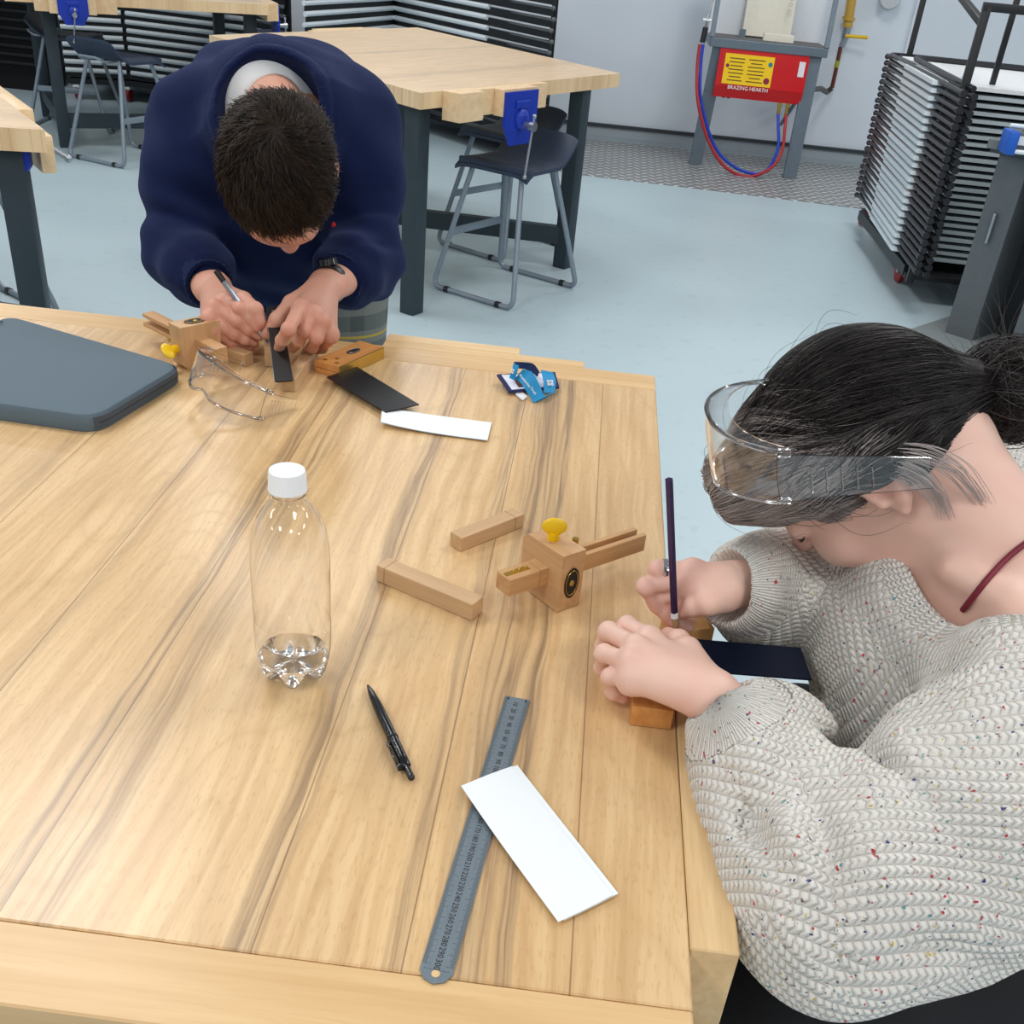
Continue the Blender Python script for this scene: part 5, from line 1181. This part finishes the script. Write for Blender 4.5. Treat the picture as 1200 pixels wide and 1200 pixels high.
# her left ear, modelled: shell, rim, bowl, lobe
E0 = wp(-.074, -.006, -.012)
el = lambda a, b, c: E0+wr_*(-a)+wf_*b+wu*c
s.ell(el(.004, -.005, .003), (.0075, .016, .025), RW, .006)
s.chain([el(.008, .010, .004), el(.010, .009, .022), el(.012, -.004, .030), el(.013, -.017, .023), el(.012, -.018, .004), el(.010, -.010, -.013), el(.007, -.001, -.022)], [.0030, .0034, .0036, .0036, .0036, .0042, .0062], .006)
s.chain([el(.009, -.009, .016), el(.010, -.011, .004), el(.009, -.005, -.008)], [.0026, .0028, .0028], .004)
s.ell(el(.013, -.001, .004), (.008, .0065, .010), RW, .003, True); s.ell(el(.009, .008, -.003), (.004, .004, .006), RW, .004)
Ls, Rs = Vector((.418, .735, 1.005)), Vector((.44, 1.06, 1.0)); Nb = Vector((.43, .895, 1.035))
s.chain([wp(0, -.045, -.055), Vector((.375, .90, 1.075)), Nb], [.052, .050, .062], .03)
s.cap(Nb, Nb.lerp(Ls, .8), .055, .046, .04); s.cap(Nb, Nb.lerp(Rs, .8), .055, .046, .04); s.cap(Nb-Vector((.02, 0, .04)), Nb+Vector((.01, 0, -.12)), .08, .10, .05)
s.cap(D(1115, 668, .93), D(1180, 700, .90), .006, .006, .03)
vh, qh = surface(s, (.10, .70, .88), (.60, 1.12, 1.27), .0026); wbody_sdf = s
# her hands
Lw_, Lm_ = Z(846, 823, .962), [Z(761, 748, .966), Z(745, 758, .970), Z(738, 776, .966), Z(740, 795, .956)]
Lfg = [[Z(735, 733, .962), Z(723, 740, .938), Z(728, 751, .924)], [Z(713, 740, .960), Z(707, 757, .934), Z(716, 768, .920)], [Z(708, 766, .955), Z(706, 783, .931), Z(716, 792, .919)], [Z(715, 793, .946), Z(718, 811, .926), Z(730, 818, .918)]]
Lth = [Z(822, 795, .958), Z(806, 762, .962), Z(795, 751, .957), Z(783, 744, .950)]
Lel_ = D(975, 1035, .81)
Rw_, Rm_ = Z(851, 686, .985), [Z(812, 668, .996), Z(804, 678, .990), Z(803, 690, .978), Z(808, 700, .966)]
Rfg = [[Z(771, 667, .994), Z(780, 694, .968), Z(789.5, 714, .952)], [Z(757, 687, .978), Z(770, 709, .956), Z(787, 728, .941)], [Z(768, 702, .962), Z(784, 722, .942), Z(806, 734, .932)], [Z(780, 708, .948), Z(794, 722, .934), Z(812, 732, .926)]]
Rth = [Z(846, 706, .975), Z(830, 707, .978), Z(814, 710, .970), Z(798, 717, .957)]
Rel_ = Vector((.33, 1.06, .92))
h1 = hand_sdf(Lw_, Lm_, Lfg, Lth, .94, D(884, 874, .925), (.1, 0, 1)); h2 = hand_sdf(Rw_, Rm_, Rfg, Rth, .92, Rw_.lerp(Rel_, .45), (-.2, .3, .9))
v1, q1 = surface(h1, *bounds(Lm_+sum(Lfg, [])+Lth+[Lw_, D(884, 874, .925)], .035), .0013)
v2, q2 = surface(h2, *bounds(Rm_+sum(Rfg, [])+Rth+[Rw_, Rw_.lerp(Rel_, .45)], .035), .0013)
sb = SDF(); sb.chain([Nb-Vector((0, 0, .06)), Vector((.45, .88, .85)), Vector((.50, .87, .70))], [.08, .10, .12], .05); sb.cap(Ls, Rs, .035, .035, .03); sb.chain([Ls, D(1130, 985, .82), Lel_, D(915, 935, .87), Lw_], [.03, .022, .022, .020, .02], .02); sb.chain([Rs, Rel_, Rw_], [.036, .034, .024], .02)
sb.chain([Vector((.50, .77, .70)), Vector((.10, .63, .66)), Vector((.14, .70, .10))], [.085, .052, .035], .03)
for g, kx in ((.10, .10),): sb.chain([Vector((.50, .87+g, .70)), Vector((kx, .88+g*1.1, .66)), Vector((kx+.04, .88+g, .10))], [.085, .052, .035], .03); sb.cap(Vector((kx+.04, .88+g, .05)), Vector((kx-.12, .88+g, .035)), .03, .025, .02)
v3, q3 = surface(sb, (-.2, .4, -.02), (.72, 1.2, 1.12), .010)
parts = [(vh, qh), (v1, q1), (v2, q2), (v3, q3)]; allv = np.concatenate([p[0] for p in parts])
fl = flush_at(allv, [f[-1] for f in Lfg+Rfg]+[f[0] for f in Rfg]+[Rth[-1], Lth[-1]]+Rm_, .012); fl = np.maximum(fl, flush_at(allv, [el(.012, -.005, .012), wp(0, .11, -.03)], .016)); fl = np.maximum(fl, .45*flush_at(allv, [wp(-.045, .06, -.03)], .03))
body = skin_mesh('body', parts, skW, wom, {'flush': fl})
nW = plain('pale fingernail', (236, 206, 204), .25, var=.03)
nail(Rfg[0][1], Rfg[0][2], (-.2, -.8, .7), .0056, body, nW); nail(Rfg[1][1], Rfg[1][2], (-.2, -.9, .5), .0056, body, nW); nail(Rfg[2][1], Rfg[2][2], (0, -.9, .5), .0052, body, nW); nail(Rth[2], Rth[3], (.1, -.5, .9), .0064, body, nW); nail(Lth[2], Lth[3], (.2, .2, 1), .0062, body, nW)
# brow and lashes
def surf_pt(sdf_, p, n):     # push p onto the surface along n
    for _ in range(12): p = p-n*float(sdf_(np.array([V3(p)], dtype=np.float32))[0])
    return p
lash = []
for g in (-1, 1):
    for i in range(26):
        t = i/25; p = wp(g*(.018+.026*t), .091-.010*t*t, -.004-.003*math.sin(PI*t)); d = (wf_*.8-wu*.35+wr_*g*(.2+.5*t)).normalized(); lash.append([V3(p), V3(p+d*.003-wu*.0008), V3(p+d*.0055)])
strands('eyelashes', np.array(lash), MW['ink'], body, .00025, np.zeros(len(lash)))
brw = []
for g in (-1, 1):
    for i in range(110):
        t = rng.uniform(); p = wp(g*(.014+.034*t), .097-.016*t*t, .018+.006*math.sin(PI*t*.8)+rng.uniform(-.003, .003)); p = surf_pt(wbody_sdf, p, wf_); d = (wr_*g*.9+wu*.2-wf_*.25*t).normalized(); brw.append([V3(p), V3(p+d*.004+wf_*.0008), V3(p+d*.008)])
brow_m = plain('dark brow hair', (62, 44, 38), .6); strands('eyebrows', np.array(brw), brow_m, body, .0004, np.zeros(len(brw)))
# strap over the shoulder
pts = []
for t in np.linspace(-.16, 1, 30):
    px = 1136+(1215-1136)*t; py = 705-(705-628)*t+ -8*math.sin(PI*t); p = snap(wbody_sdf, D(px, py, .80), ray(px, py), 0, .30, 400)
    if p is not None: pts.append(p-ray(px, py)*.0035)
if len(pts) > 3: mb = MB(); sp2 = [sum(pts[max(0, i-3):i+4], Vector())/len(pts[max(0, i-3):i+4]) for i in range(len(pts))]; mb.tube(sp2, .0028, 8); keepmesh(mb.build('strap', plain('maroon elastic', (120, 28, 48), .6), None), wom)['label'] = 'thin maroon strap'
# ring
mb = MB(); rc = Vector(Rm_[0]).lerp(Rfg[0][0], .80); M = frame(rc, Vector(Rfg[0][0])-Vector(Rm_[0])) @ Matrix.Rotation(PI/2, 4, 'Y'); mb.lathe([(.0088, -.0022), (.0102, -.0022), (.0104, 0), (.0102, .0022), (.0088, .0022), (.0088, -.0022)], 40); o_ = mb.build('ring', plain('silver ring', (205, 208, 212), .2, 1.), None); o_.data.transform(M); tag(o_, 'silver ring on the forefinger that holds the purple pencil', 'ring')
# ---- the sweater
LA = [(Z(862, 846, .955), .036), (D(893, 884, .92), .056), (D(915, 950, .865), .060), (D(980, 1050, .80), .078), (D(1080, 1020, .80), .080), (D(1150, 960, .81), .090), (D(1222, 862, .83), .088)]
RA = [(Z(868, 688, .978), .042), (D(903, 692, 1.11), .058), (D(950, 712, 1.17), .066), (Vector((.40, 1.09, .93)), .075), (Rs, .085)]
TO = [(Vector((.385, .885, .955)), .115), (Vector((.425, .88, .885)), .145), (Vector((.465, .87, .80)), .165), (Vector((.47, .86, .72)), .165)]
sw = SDF()
for A_2 in (LA, RA, TO): sw.chain([a[0] for a in A_2], [a[1] for a in A_2], .035)
sw.cap(Ls+Vector((0, .03, -.02)), Rs, .085, .085, .05)
sw.cap(D(1200, 930, .86), D(1212, 985, .88), .078, .072, .05)
# soft folds: creases where the sleeve bunches
def crease(o, n, along, dep, wid, ext):
    o, n, along = V3(o), V3(Vector(n).normalized()), V3(Vector(along).normalized())
    def f(P): w = P-o; a = w@n; l = w@along; r2 = (w*w).sum(1)-a*a-l*l; return dep*np.exp(-(a/wid)**2-(l/ext)**2-np.maximum(r2, 0)/(ext*ext))
    return f
rx, ux_ = Vector(RT), Vector(UP)
def dirpx(x, y): return (rx*x-ux_*y).normalized()
for (x, y, dep, ang, d_, w_, e_) in ((968, 985, .74, 88, .016, .010, .06), (905, 925, .82, 125, .012, .012, .04), (905, 1010, .80, 62, .014, .012, .05), (965, 868, .90, 40, .014, .010, .035), (1045, 915, .80, 60, .016, .010, .035), (1100, 1100, .76, 20, .008, .012, .05), (870, 870, .90, 35, -.004, .01, .03), (1000, 900, .82, 120, -.008, .02, .03), (1090, 960, .78, 50, .007, .010, .06), (1020, 1000, .74, 100, -.006, .02, .05), (1040, 1100, .76, -20, .007, .012, .06), (950, 1080, .76, 60, .006, .010, .05)):
    a = math.radians(ang); sw.warp(crease(D(x, y, dep), dirpx(-math.sin(a), math.cos(a)), dirpx(math.cos(a), math.sin(a)), d_, w_, e_))
sw.warp(lambda P: .0035*np.sin(P[:, 0]*42+P[:, 1]*25+3*np.sin(P[:, 2]*19))*np.sin(P[:, 1]*37-P[:, 2]*30))
sw.ell(D(1202, 640, .925), (.092, .125, .104), np.array([V3(rx), V3(F), V3(ux_)]), .012, True)
sw.ell(D(1100, 610, .94), (.05, .05, .045), np.array([V3(rx), V3(F), V3(ux_)]), .012, True)
sw.plane(Vector((0, 0, .795)), (0, 0, -1), .012)
# open cuffs
sw.ell(Lw_.lerp(Vector(LA[0][0]), .2), (.03, .03, .03), None, .006, True); sw.ell(Rw_+Vector((-.008, -.002, 0)), (.038, .036, .036), None, .006, True)
vs_, qs_ = surface(sw, (.06, .38, .77), (.70, 1.26, 1.16), .0026)
vs_ = relax(vs_, qs_, 2)
def knit_uv(v):
    best = np.full(len(v), 9.); U = np.zeros(len(v)); W = np.zeros(len(v)); RD = np.zeros(len(v)); seg = np.zeros(len(v))
    for ci, ch in enumerate((LA, RA, TO+[(Vector((.47, .86, .5)), .165)])):
        acc = 0
        for i in range(len(ch)-1):
            a, b = V3(ch[i][0]), V3(ch[i+1][0]); ab = b-a; L = float(np.linalg.norm(ab)); t = np.clip((v-a)@ab/L**2, 0, 1); w = v-a-t[:, None]*ab; dd = np.linalg.norm(w, axis=1); r = ch[i][1]+(ch[i+1][1]-ch[i][1])*t; sc = dd-r
            x = ab/L; y = np.cross(np.array([0, 0, 1.]) if abs(x[2]) < .9 else np.array([0, 1., 0]), x); y /= np.linalg.norm(y); z = np.cross(x, y)
            an = np.arctan2(w@z, w@y); mk = sc < best; best[mk] = sc[mk]; rad = (.075, .07, .16)[ci]
            U[mk] = (an*rad)[mk]; W[mk] = (acc+t*L)[mk]; RD[mk] = (acc+t*L)[mk]; seg[mk] = ci; acc += L
    return U, W, seg
def knit_planar(v, nrm):
    """stitch coordinates laid over the cloth, following the arm and the body"""
    return knit_uv(v)
nW_ = normals_of(vs_, qs_); U0, W0, seg = knit_uv(vs_)
faceup = -Vector(F)*.75+Vector((0, -.1, .6)); fo = V3(D(1000, 900, .85))
def kframe(ang):
    a = math.radians(ang); z = V3(faceup.normalized()); x = V3(rx)*math.cos(a)-V3(ux_)*math.sin(a); x -= z*(x@z); x /= np.linalg.norm(x); return x, np.cross(z, x), z
KF = [kframe(a) for a in (32, 4, -58, 3, 62)]
ocn = V3(D(1202, 640, .925)); oq = vs_-ocn; obr = np.sqrt((oq@V3(rx)/.092)**2+(oq@V3(F)/.125)**2+(oq@V3(ux_)/.104)**2); band = (obr < 1.27) & (seg != 1)
PXs = ((vs_-V3(D(967, 985, .74)))@V3(dirpx(1, -.06))); chest = (seg == 2) | (seg == 1) & (W0 > .16); cs_ = ((vs_-V3(D(1075, 800, .9)))@V3(dirpx(1, -.4))) < 0
isc = (seg == 0) & (W0 < .050) | (seg == 1) & (W0 < .032)
reg = np.where(isc, 5, np.where(band, 6, np.where(chest, np.where(cs_, 2, 3), np.where(seg == 1, 4, np.where(PXs < 0, 0, 1)))))
def kcoord(pos, nor, rg, u0, w0):
    U = np.zeros(len(pos)); W = np.zeros(len(pos))
    for r_, (x, y, z) in enumerate(KF):
        mk = rg == r_; P = pos[mk]-fo; X, Y_, Z_ = P@x, P@y, P@z; n_ = nor[mk]; nx_, ny_, nz_ = np.abs(n_@x), np.abs(n_@y), np.abs(n_@z)
        U[mk] = np.where((ny_ > nz_) & (ny_ >= nx_), Z_, Y_)+.004*np.sin(X*33+Y_*20)+.003*np.sin(Y_*41-Z_*30); W[mk] = np.where((nx_ > nz_) & (nx_ > ny_), Z_, X)
    mk = rg == 5; U[mk] = u0[mk]*.52; W[mk] = w0[mk]
    m6 = rg == 6; q = pos[m6]-ocn; ar = np.arctan2(q@V3(ux_)/.104, -(q@V3(rx))/.092); U[m6] = ar*.115; W[m6] = np.linalg.norm(q, axis=1); mk = mk | m6; wl = np.where(mk, .0055, .0088)
    return U/wl, W/np.where(mk, .0040, .0058)
U, W = kcoord(vs_, nW_, reg, U0, W0)
# per face corner coordinates, so that the pattern never smears across a seam
fr_ = reg[qs_[:, 0]]; fn_ = nW_[qs_].mean(1); base_pos = vs_.copy(); cr = np.repeat(fr_, 4); cn = np.repeat(fn_, 4, axis=0); ci_ = qs_.ravel()
# the domain change of the wrapped cuff angle is kept inside one turn
cu0 = U0[ci_].reshape(-1, 4); ref = cu0[:, :1]; per = 2*PI*np.where(seg[qs_[:, :1]] == 0, .075, .07); cu0 = cu0-np.round((cu0-ref)/per)*per
cU, cW = kcoord(base_pos[ci_], cn, cr, cu0.ravel(), W0[ci_])
vs_ = vs_+nW_*((np.abs(np.sin(PI*U))**.9-.5)*np.where(isc, .0014, .0019))[:, None]
m, nt, b = new_mat('speckled cream knit'); at_ = nt.nodes.new('ShaderNodeAttribute'); at_.attribute_name = 'knit'; sp = nt.nodes.new('ShaderNodeSeparateXYZ'); sock(nt, at_.outputs['Vector'], sp.inputs[0])
ku, kw, kc = sp.outputs
fu = math_(nt, 'SUBTRACT', math_(nt, 'FRACT', ku), .5)
vv = math_(nt, 'FRACT', math_(nt, 'ADD', kw, math_(nt, 'MULTIPLY', math_(nt, 'ABSOLUTE', fu), .9)))
leg = math_(nt, 'POWER', math_(nt, 'SINE', math_(nt, 'MULTIPLY', vv, PI)), .9)
rdg = math_(nt, 'POWER', math_(nt, 'COSINE', math_(nt, 'MULTIPLY', fu, PI)), .7)
hgt = math_(nt, 'MULTIPLY', leg, rdg)
objc = coords(nt); fz = noise(nt, objc, 900, 2, .7); hgt2 = math_(nt, 'ADD', hgt, math_(nt, 'MULTIPLY', fz, .35))
c = mixc(nt, noise(nt, objc, 90, 2), srgb(222, 218, 210), srgb(240, 238, 232))
# coloured neps
for i, (sc, th, col) in enumerate(((190, .70, (196, 60, 70)), (200, .71, (56, 66, 130)), (175, .715, (96, 160, 160)), (195, .72, (206, 180, 90)), (220, .71, (120, 110, 120)))):
    mp = nt.nodes.new('ShaderNodeMapping'); mp.inputs['Location'].default_value = (i*3.1, i*1.7, i*2.3); sock(nt, objc, mp.inputs[0])
    nn = noise(nt, mp.outputs[0], sc, 1, .5); c = mixc(nt, math_(nt, 'MULTIPLY', math_(nt, 'SUBTRACT', nn, th, True), 16., True), c, srgb(*col))
# shade in the gaps between stitches, painted into the colour as darker grey
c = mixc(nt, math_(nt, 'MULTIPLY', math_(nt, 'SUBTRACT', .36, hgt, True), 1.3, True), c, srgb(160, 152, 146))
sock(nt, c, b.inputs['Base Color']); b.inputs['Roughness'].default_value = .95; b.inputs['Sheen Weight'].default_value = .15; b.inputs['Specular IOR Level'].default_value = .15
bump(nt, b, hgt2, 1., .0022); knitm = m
swo = skin_mesh('sweater', [(vs_, qs_)], knitm, wom)
ka = swo.data.attributes.new('knit', 'FLOAT_VECTOR', 'CORNER'); ka.data.foreach_set('vector', np.stack([cU, cW, cU*0], 1).astype(np.float32).ravel()); swo['label'] = 'loose off-shoulder cream knitted sweater with coloured flecks'
# neckband: ribbed roll along the opening
nbp = []
for a in np.linspace(math.radians(95), math.radians(300), 60):
    px, py = 1192+math.cos(a)*122, 612+math.sin(a)*132
# trousers and shoes
tr_ = SDF()
tr_.chain([Vector((.50, .765, .715)), Vector((.26, .655, .70)), Vector((.10, .63, .665)), Vector((.14, .70, .12))], [.112, .105, .08, .055], .04)
for g, kx in ((.105, .10),): tr_.chain([Vector((.50, .87+g, .715)), Vector((kx, .88+g*1.1, .665)), Vector((kx+.04, .88+g, .12))], [.112, .078, .055], .04)
tr_.cap(Vector((.50, .80, .73)), Vector((.5, .94, .73)), .13, .13, .05); tr_.chain([Vector((.50, .87, .72)), Vector((.47, .87, .86))], [.13, .12], .04)
tr_.warp(lambda P: .003*np.sin(P[:, 0]*60+P[:, 2]*40)*np.sin(P[:, 1]*50)); tr_.plane(Vector((0, 0, .09)), (0, 0, -1), .004)
vt, qt = surface(tr_, (-.05, .48, .07), (.70, 1.15, 1.0), .008); skin_mesh('trousers', [(vt, qt)], plain('black denim', (16, 17, 22), .9, scale=300, bmp=.0003), wom)
for g, kx in ((-.17, .10), (.105, .10)):
    sh = SDF(); sh.chain([Vector((kx+.05, .88+g, .045)), Vector((kx-.12, .88+g, .036))], [.042, .036], .02); sh.cap(Vector((kx+.05, .88+g, .05)), Vector((kx+.04, .88+g, .1)), .04, .04, .02); sh.plane(Vector((0, 0, .003)), (0, 0, -1), .003)
    vt, qt = surface(sh, (-.2, .7, -.01), (.25, 1.06, .17), .006); skin_mesh('shoe', [(vt, qt)], MW['black'], wom)
dup(st, Matrix.Translation((.53, .87, 0)) @ Matrix.Rotation(-PI/2, 4, 'Z'), 'navy stool under the seated person in the knitted sweater', G)
# ---- hair
hw = SDF(); hw.ell(wp(0, -.012, .024), (.081, .095, .088), RW, .01); hw.ell(wp(0, .050, .068), (.060, .038, .036), RW, .03)
Bn = D(1168, 452, .985)
hw.chain([wp(-.0, -.058, .004), Bn], [.050, .022], .03)
hw.ell(wp(0, .100, -.035), (.085, .060, .088), RW, .012, True)
hw.ell(wp(-.088, .030, -.058), (.040, .075, .060), RW, .012, True); hw.ell(wp(.088, .030, -.058), (.040, .075, .060), RW, .012, True)
hw.ell(wp(-.092, -.004, -.012), (.024, .026, .034), RW, .010, True)
hw.plane(wp(0, -.06, -.075), -wu*.9-wf_*.1, .02)
roll = [wp(-.058, .062, .046), wp(-.034, .086, .066), wp(.015, .094, .070), wp(.050, .078, .06)]
hw.chain(roll, [.018, .023, .024, .018], .02)
hw.chain([wp(-.056, .066, .052), wp(-.082, .030, .040), wp(-.088, -.020, .022), wp(-.075, -.060, .0)], [.018, .017, .013, .01], .02)
vc, qc = surface(hw, (.02, .74, .93), (.52, 1.20, 1.32), .0028)
hm2 = hair_mat('brown and ash hair', (14, 8, 7), (206, 196, 194), .42)
nH = normals_of(vc, qc); Lc = (vc-V3(Wc))@RW.T
def grey_of(L): return np.clip((L[:, 1]-(.036+.30*np.maximum(L[:, 2]-.03, -.08)-.25*np.maximum(0, L[:, 0]+.02)*0))/.016, 0, 1)*np.clip((-L[:, 0]+.07)/.03, 0, 1)
gt = grey_of(Lc); hair = skin_mesh('hair', [(vc, qc)], hm2, wom, {'tone': gt*.55}); hair['label'] = 'dark brown hair in a low bun with ash grey underlayer'
def grad(sd_, P, e=.0015):
    g = np.stack([sd_(P+np.eye(3, dtype=np.float32)[i]*e)-sd_(P-np.eye(3, dtype=np.float32)[i]*e) for i in range(3)], 1); return g/np.maximum(np.linalg.norm(g, axis=1, keepdims=True), 1e-9)
# strands combed from the forehead back to the bun, hugging the surface
selm = np.where((Lc[:, 1] > -.07))[0]; sel = rng.choice(selm, 9000); P = vc[sel].astype(np.float32); Lp_ = (P-V3(Wc))@RW.T
g0 = grey_of(Lp_); NS = 16; paths = [P]; bn = V3(Bn); off = rng.uniform(.0002, .0032, len(P)).astype(np.float32); ph = rng.uniform(0, 6, len(P))
tot = rng.uniform(.05, .16, len(P)).astype(np.float32)
ki = V3(wp(-.098, -.055, .028))            # strands from the fringe pass over the ear before turning up to the bun
for i in range(NS):
    far = np.clip(g0, 0, 1)[:, None]*np.clip(((P-ki)@V3(wf_*.6+wu*.8))[:, None]/.05, 0, 1)
    tgt = bn*(1-far)+ki*far; d = tgt-P; dist = np.linalg.norm(d, axis=1, keepdims=True); d /= np.maximum(dist, 1e-6)
    n = grad(hw, P); d -= (d*n).sum(1, keepdims=True)*n; d /= np.maximum(np.linalg.norm(d, axis=1, keepdims=True), 1e-6)
    d += np.cross(n, d)*(.10*np.sin(ph+i*.35))[:, None]
    P = (P+d*np.minimum(tot[:, None]/NS, dist*.6)).astype(np.float32); sdv = hw(P); P = P-n*(sdv-off)[:, None]; paths.append(P.astype(np.float32))
C_ = np.stack(paths, 1); nzv = np.sin(C_[:, 0]@np.array([0., 300., 120.], dtype=np.float32))*.5+.5
tone = np.clip(g0*(.50+.40*nzv+rng.normal(0, .15, len(g0)))+(1-g0)*np.clip(.02+rng.normal(0, .04, len(g0)), 0, .2), 0, 1)
strands('hair_strands', C_, hm2, hair, .00042, tone)
# bun: loops of hair wound round a knot
bs = SDF(); bs.ell(Bn+Vector((.012, 0, -.004)), (.040, .038, .036), None, .01); vb, qb = surface(bs, tuple(Bn-Vector((.07,)*3)), tuple(Bn+Vector((.09, .07, .07))), .003)
bun = skin_mesh('bun', [(vb, qb)], hm2, wom, {'tone': np.full(len(vb), .03)})
cl = []; bc = V3(Bn+Vector((.012, 0, -.004)))
for i in range(900):
    ax_ = rng.normal(0, 1, 3)*np.array([.5, 1, .6]); ax_ /= np.linalg.norm(ax_); u_ = np.cross(ax_, rng.normal(0, 1, 3)); u_ /= np.linalg.norm(u_); w_ = np.cross(ax_, u_); r_ = rng.uniform(.032, .047); a0 = rng.uniform(0, 6.28); sp_ = rng.uniform(1.2, 3.2); c0 = ax_*rng.uniform(-.016, .016)
    ts = np.linspace(0, sp_, 14); cl.append(bc+c0+(np.cos(a0+ts)[:, None]*u_+np.sin(a0+ts)[:, None]*w_)*(r_*(1+.12*np.sin(ts*2+a0)))[:, None])
strands('bun_strands', np.array(cl), hm2, bun, .0005, np.clip(rng.normal(.06, .05, len(cl)), 0, 1))
# loose hairs: flyaways over the crown, tufts at the bun, locks by the ear
fly = []
for i in range(150):
    j = rng.integers(len(vc)); p = vc[j]; n = nH[j]; L_ = (p-V3(Wc))@RW.T
    if L_[1] < -.06: continue
    d = bn-p; d = d-(d@n)*n; d /= np.linalg.norm(d); k_ = rng.normal(0, .4, 3); l_ = rng.uniform(.02, .07); h_ = rng.uniform(.1, .5)
    fly.append([p+(d*(.9)+k_*.3)*l_*t+n*l_*h_*math.sin(PI*min(1, t*1.1))*.6+k_*l_*.2*t*t for t in np.linspace(0, 1, 12)])
for i in range(70):
    d = rng.normal(0, 1, 3)+np.array([0, 0, 1.3]); d /= np.linalg.norm(d); q = np.cross(d, rng.normal(0, 1, 3)); l_ = rng.uniform(.03, .08); fly.append([bc+d*(.03+l_*t)+q*l_*.35*t*t for t in np.linspace(0, 1, 12)])
strands('loose_hair', np.array(fly), hm2, hair, .00022, np.full(len(fly), .12))
lock = []
for i in range(75):
    s0 = rng.normal(0, 1); k_ = rng.normal(0, .0022, 3); br_ = rng.uniform(0, 1)
    path_ = [wp(-.084, -.012, .030), wp(-.094, -.030, .018), wp(-.097, -.040, -.008), wp(-.092, -.036, -.040), wp(-.088, -.026, -.068+.012*br_)] if i % 3 else [wp(-.086, -.035, .022), wp(-.096, -.055, .0), wp(-.096, -.062, -.03), wp(-.086, -.056, -.062), wp(-.080, -.050, -.085)]
    ps = smoothpath(path_, 4); sd0 = V3(wf_)*.006*s0+V3(wu)*.002*rng.normal(); lock.append([V3(p)+k_+sd0*(1-.6*t) for p, t in zip(ps, np.linspace(0, 1, len(ps)))])
strands('side_lock', np.array(lock), hm2, hair, .00038, np.clip(rng.normal(1.1, .12, len(lock)), 0, 1.4))
# goggles on her head
gw = make_goggles('clear safety goggles pushed up on the dark hair of the seated person', .105)
Ya = Vector((.985, -.03, .12)).normalized(); Xa = -wr_; Xa = (Xa-Ya*Xa.dot(Ya)).normalized(); Za = Xa.cross(Ya)
hn = D(908, 563, .855); GS = 1.13; o_ = hn - Xa*(.072*math.sin(1.12)*1.02*GS) - Ya*(-.052*math.cos(1.12)+.018)*GS 
Mx = Matrix((Xa, Ya, Za)).transposed().to_4x4(); Mx.translation = o_; gw.matrix_world = Mx @ Matrix.Scale(GS, 4)
# pencil
tip = Z(791, 741, T+.030); q_ = None; best = None
for dep in np.linspace(.8, 1.2, 400):
    p = D(784, 562, float(dep)); e_ = abs((p-tip).length-.176)
    if (best is None or e_ < best[0]) and p.z > tip.z and p.y > tip.y-.12: best = (e_, p)
q_ = best[1]; d_ = (q_-tip); L_ = d_.length; d_ = d_.normalized()
pc = thing('pencil', 'dark purple hexagonal pencil upright in the right hand of the seated person', 'pencil', tip)
mb = MB(); mb.cyl(d_*.018, d_*L_, .0037, n=6); mb.build('barrel', plain('metallic purple lacquer', (66, 50, 92), .25, .5), pc, False)
mb = MB(); mb.cyl(d_*.004, d_*.018, .0011, .0036, 12); mb.build('sharpened_wood', MW['block'], pc); mb = MB(); mb.cyl((0, 0, 0), d_*.004, .0003, .0011, 10); mb.build('lead', MW['ink'], pc); mb = MB(); mb.cyl(d_*.019, d_*.026, .00385, n=6); mb.build('band', MW['white'], pc, False)
# ================================================================== LIGHT
def panel(x, y, z, sx, sy, pw, col=(1, .985, .96)):
    l = bpy.data.lights.new('ceiling_light', 'AREA'); l.shape = 'RECTANGLE'; l.size = sx; l.size_y = sy; l.energy = pw; l.color = col
    o = bpy.data.objects.new('ceiling_light', l); COL.objects.link(o); o.location = (x, y, z); return o
for y in (-3.1, -.5, 2.1, 4.7, 7.3):
    for x in (-4.2, -1.4, 1.4, 4.2):
        panel(x, y, 2.95, .6, .9, 21.5)
w = bpy.data.worlds.new('World'); scene.world = w; w.use_nodes = True
w.node_tree.nodes['Background'].inputs[0].default_value = (.86, .93, 1, 1); w.node_tree.nodes['Background'].inputs[1].default_value = .26
vs = scene.view_settings; vs.view_transform = 'Standard'; vs.look = 'None'; vs.gamma = 1; vs.use_curve_mapping = False; vs.exposure = .25
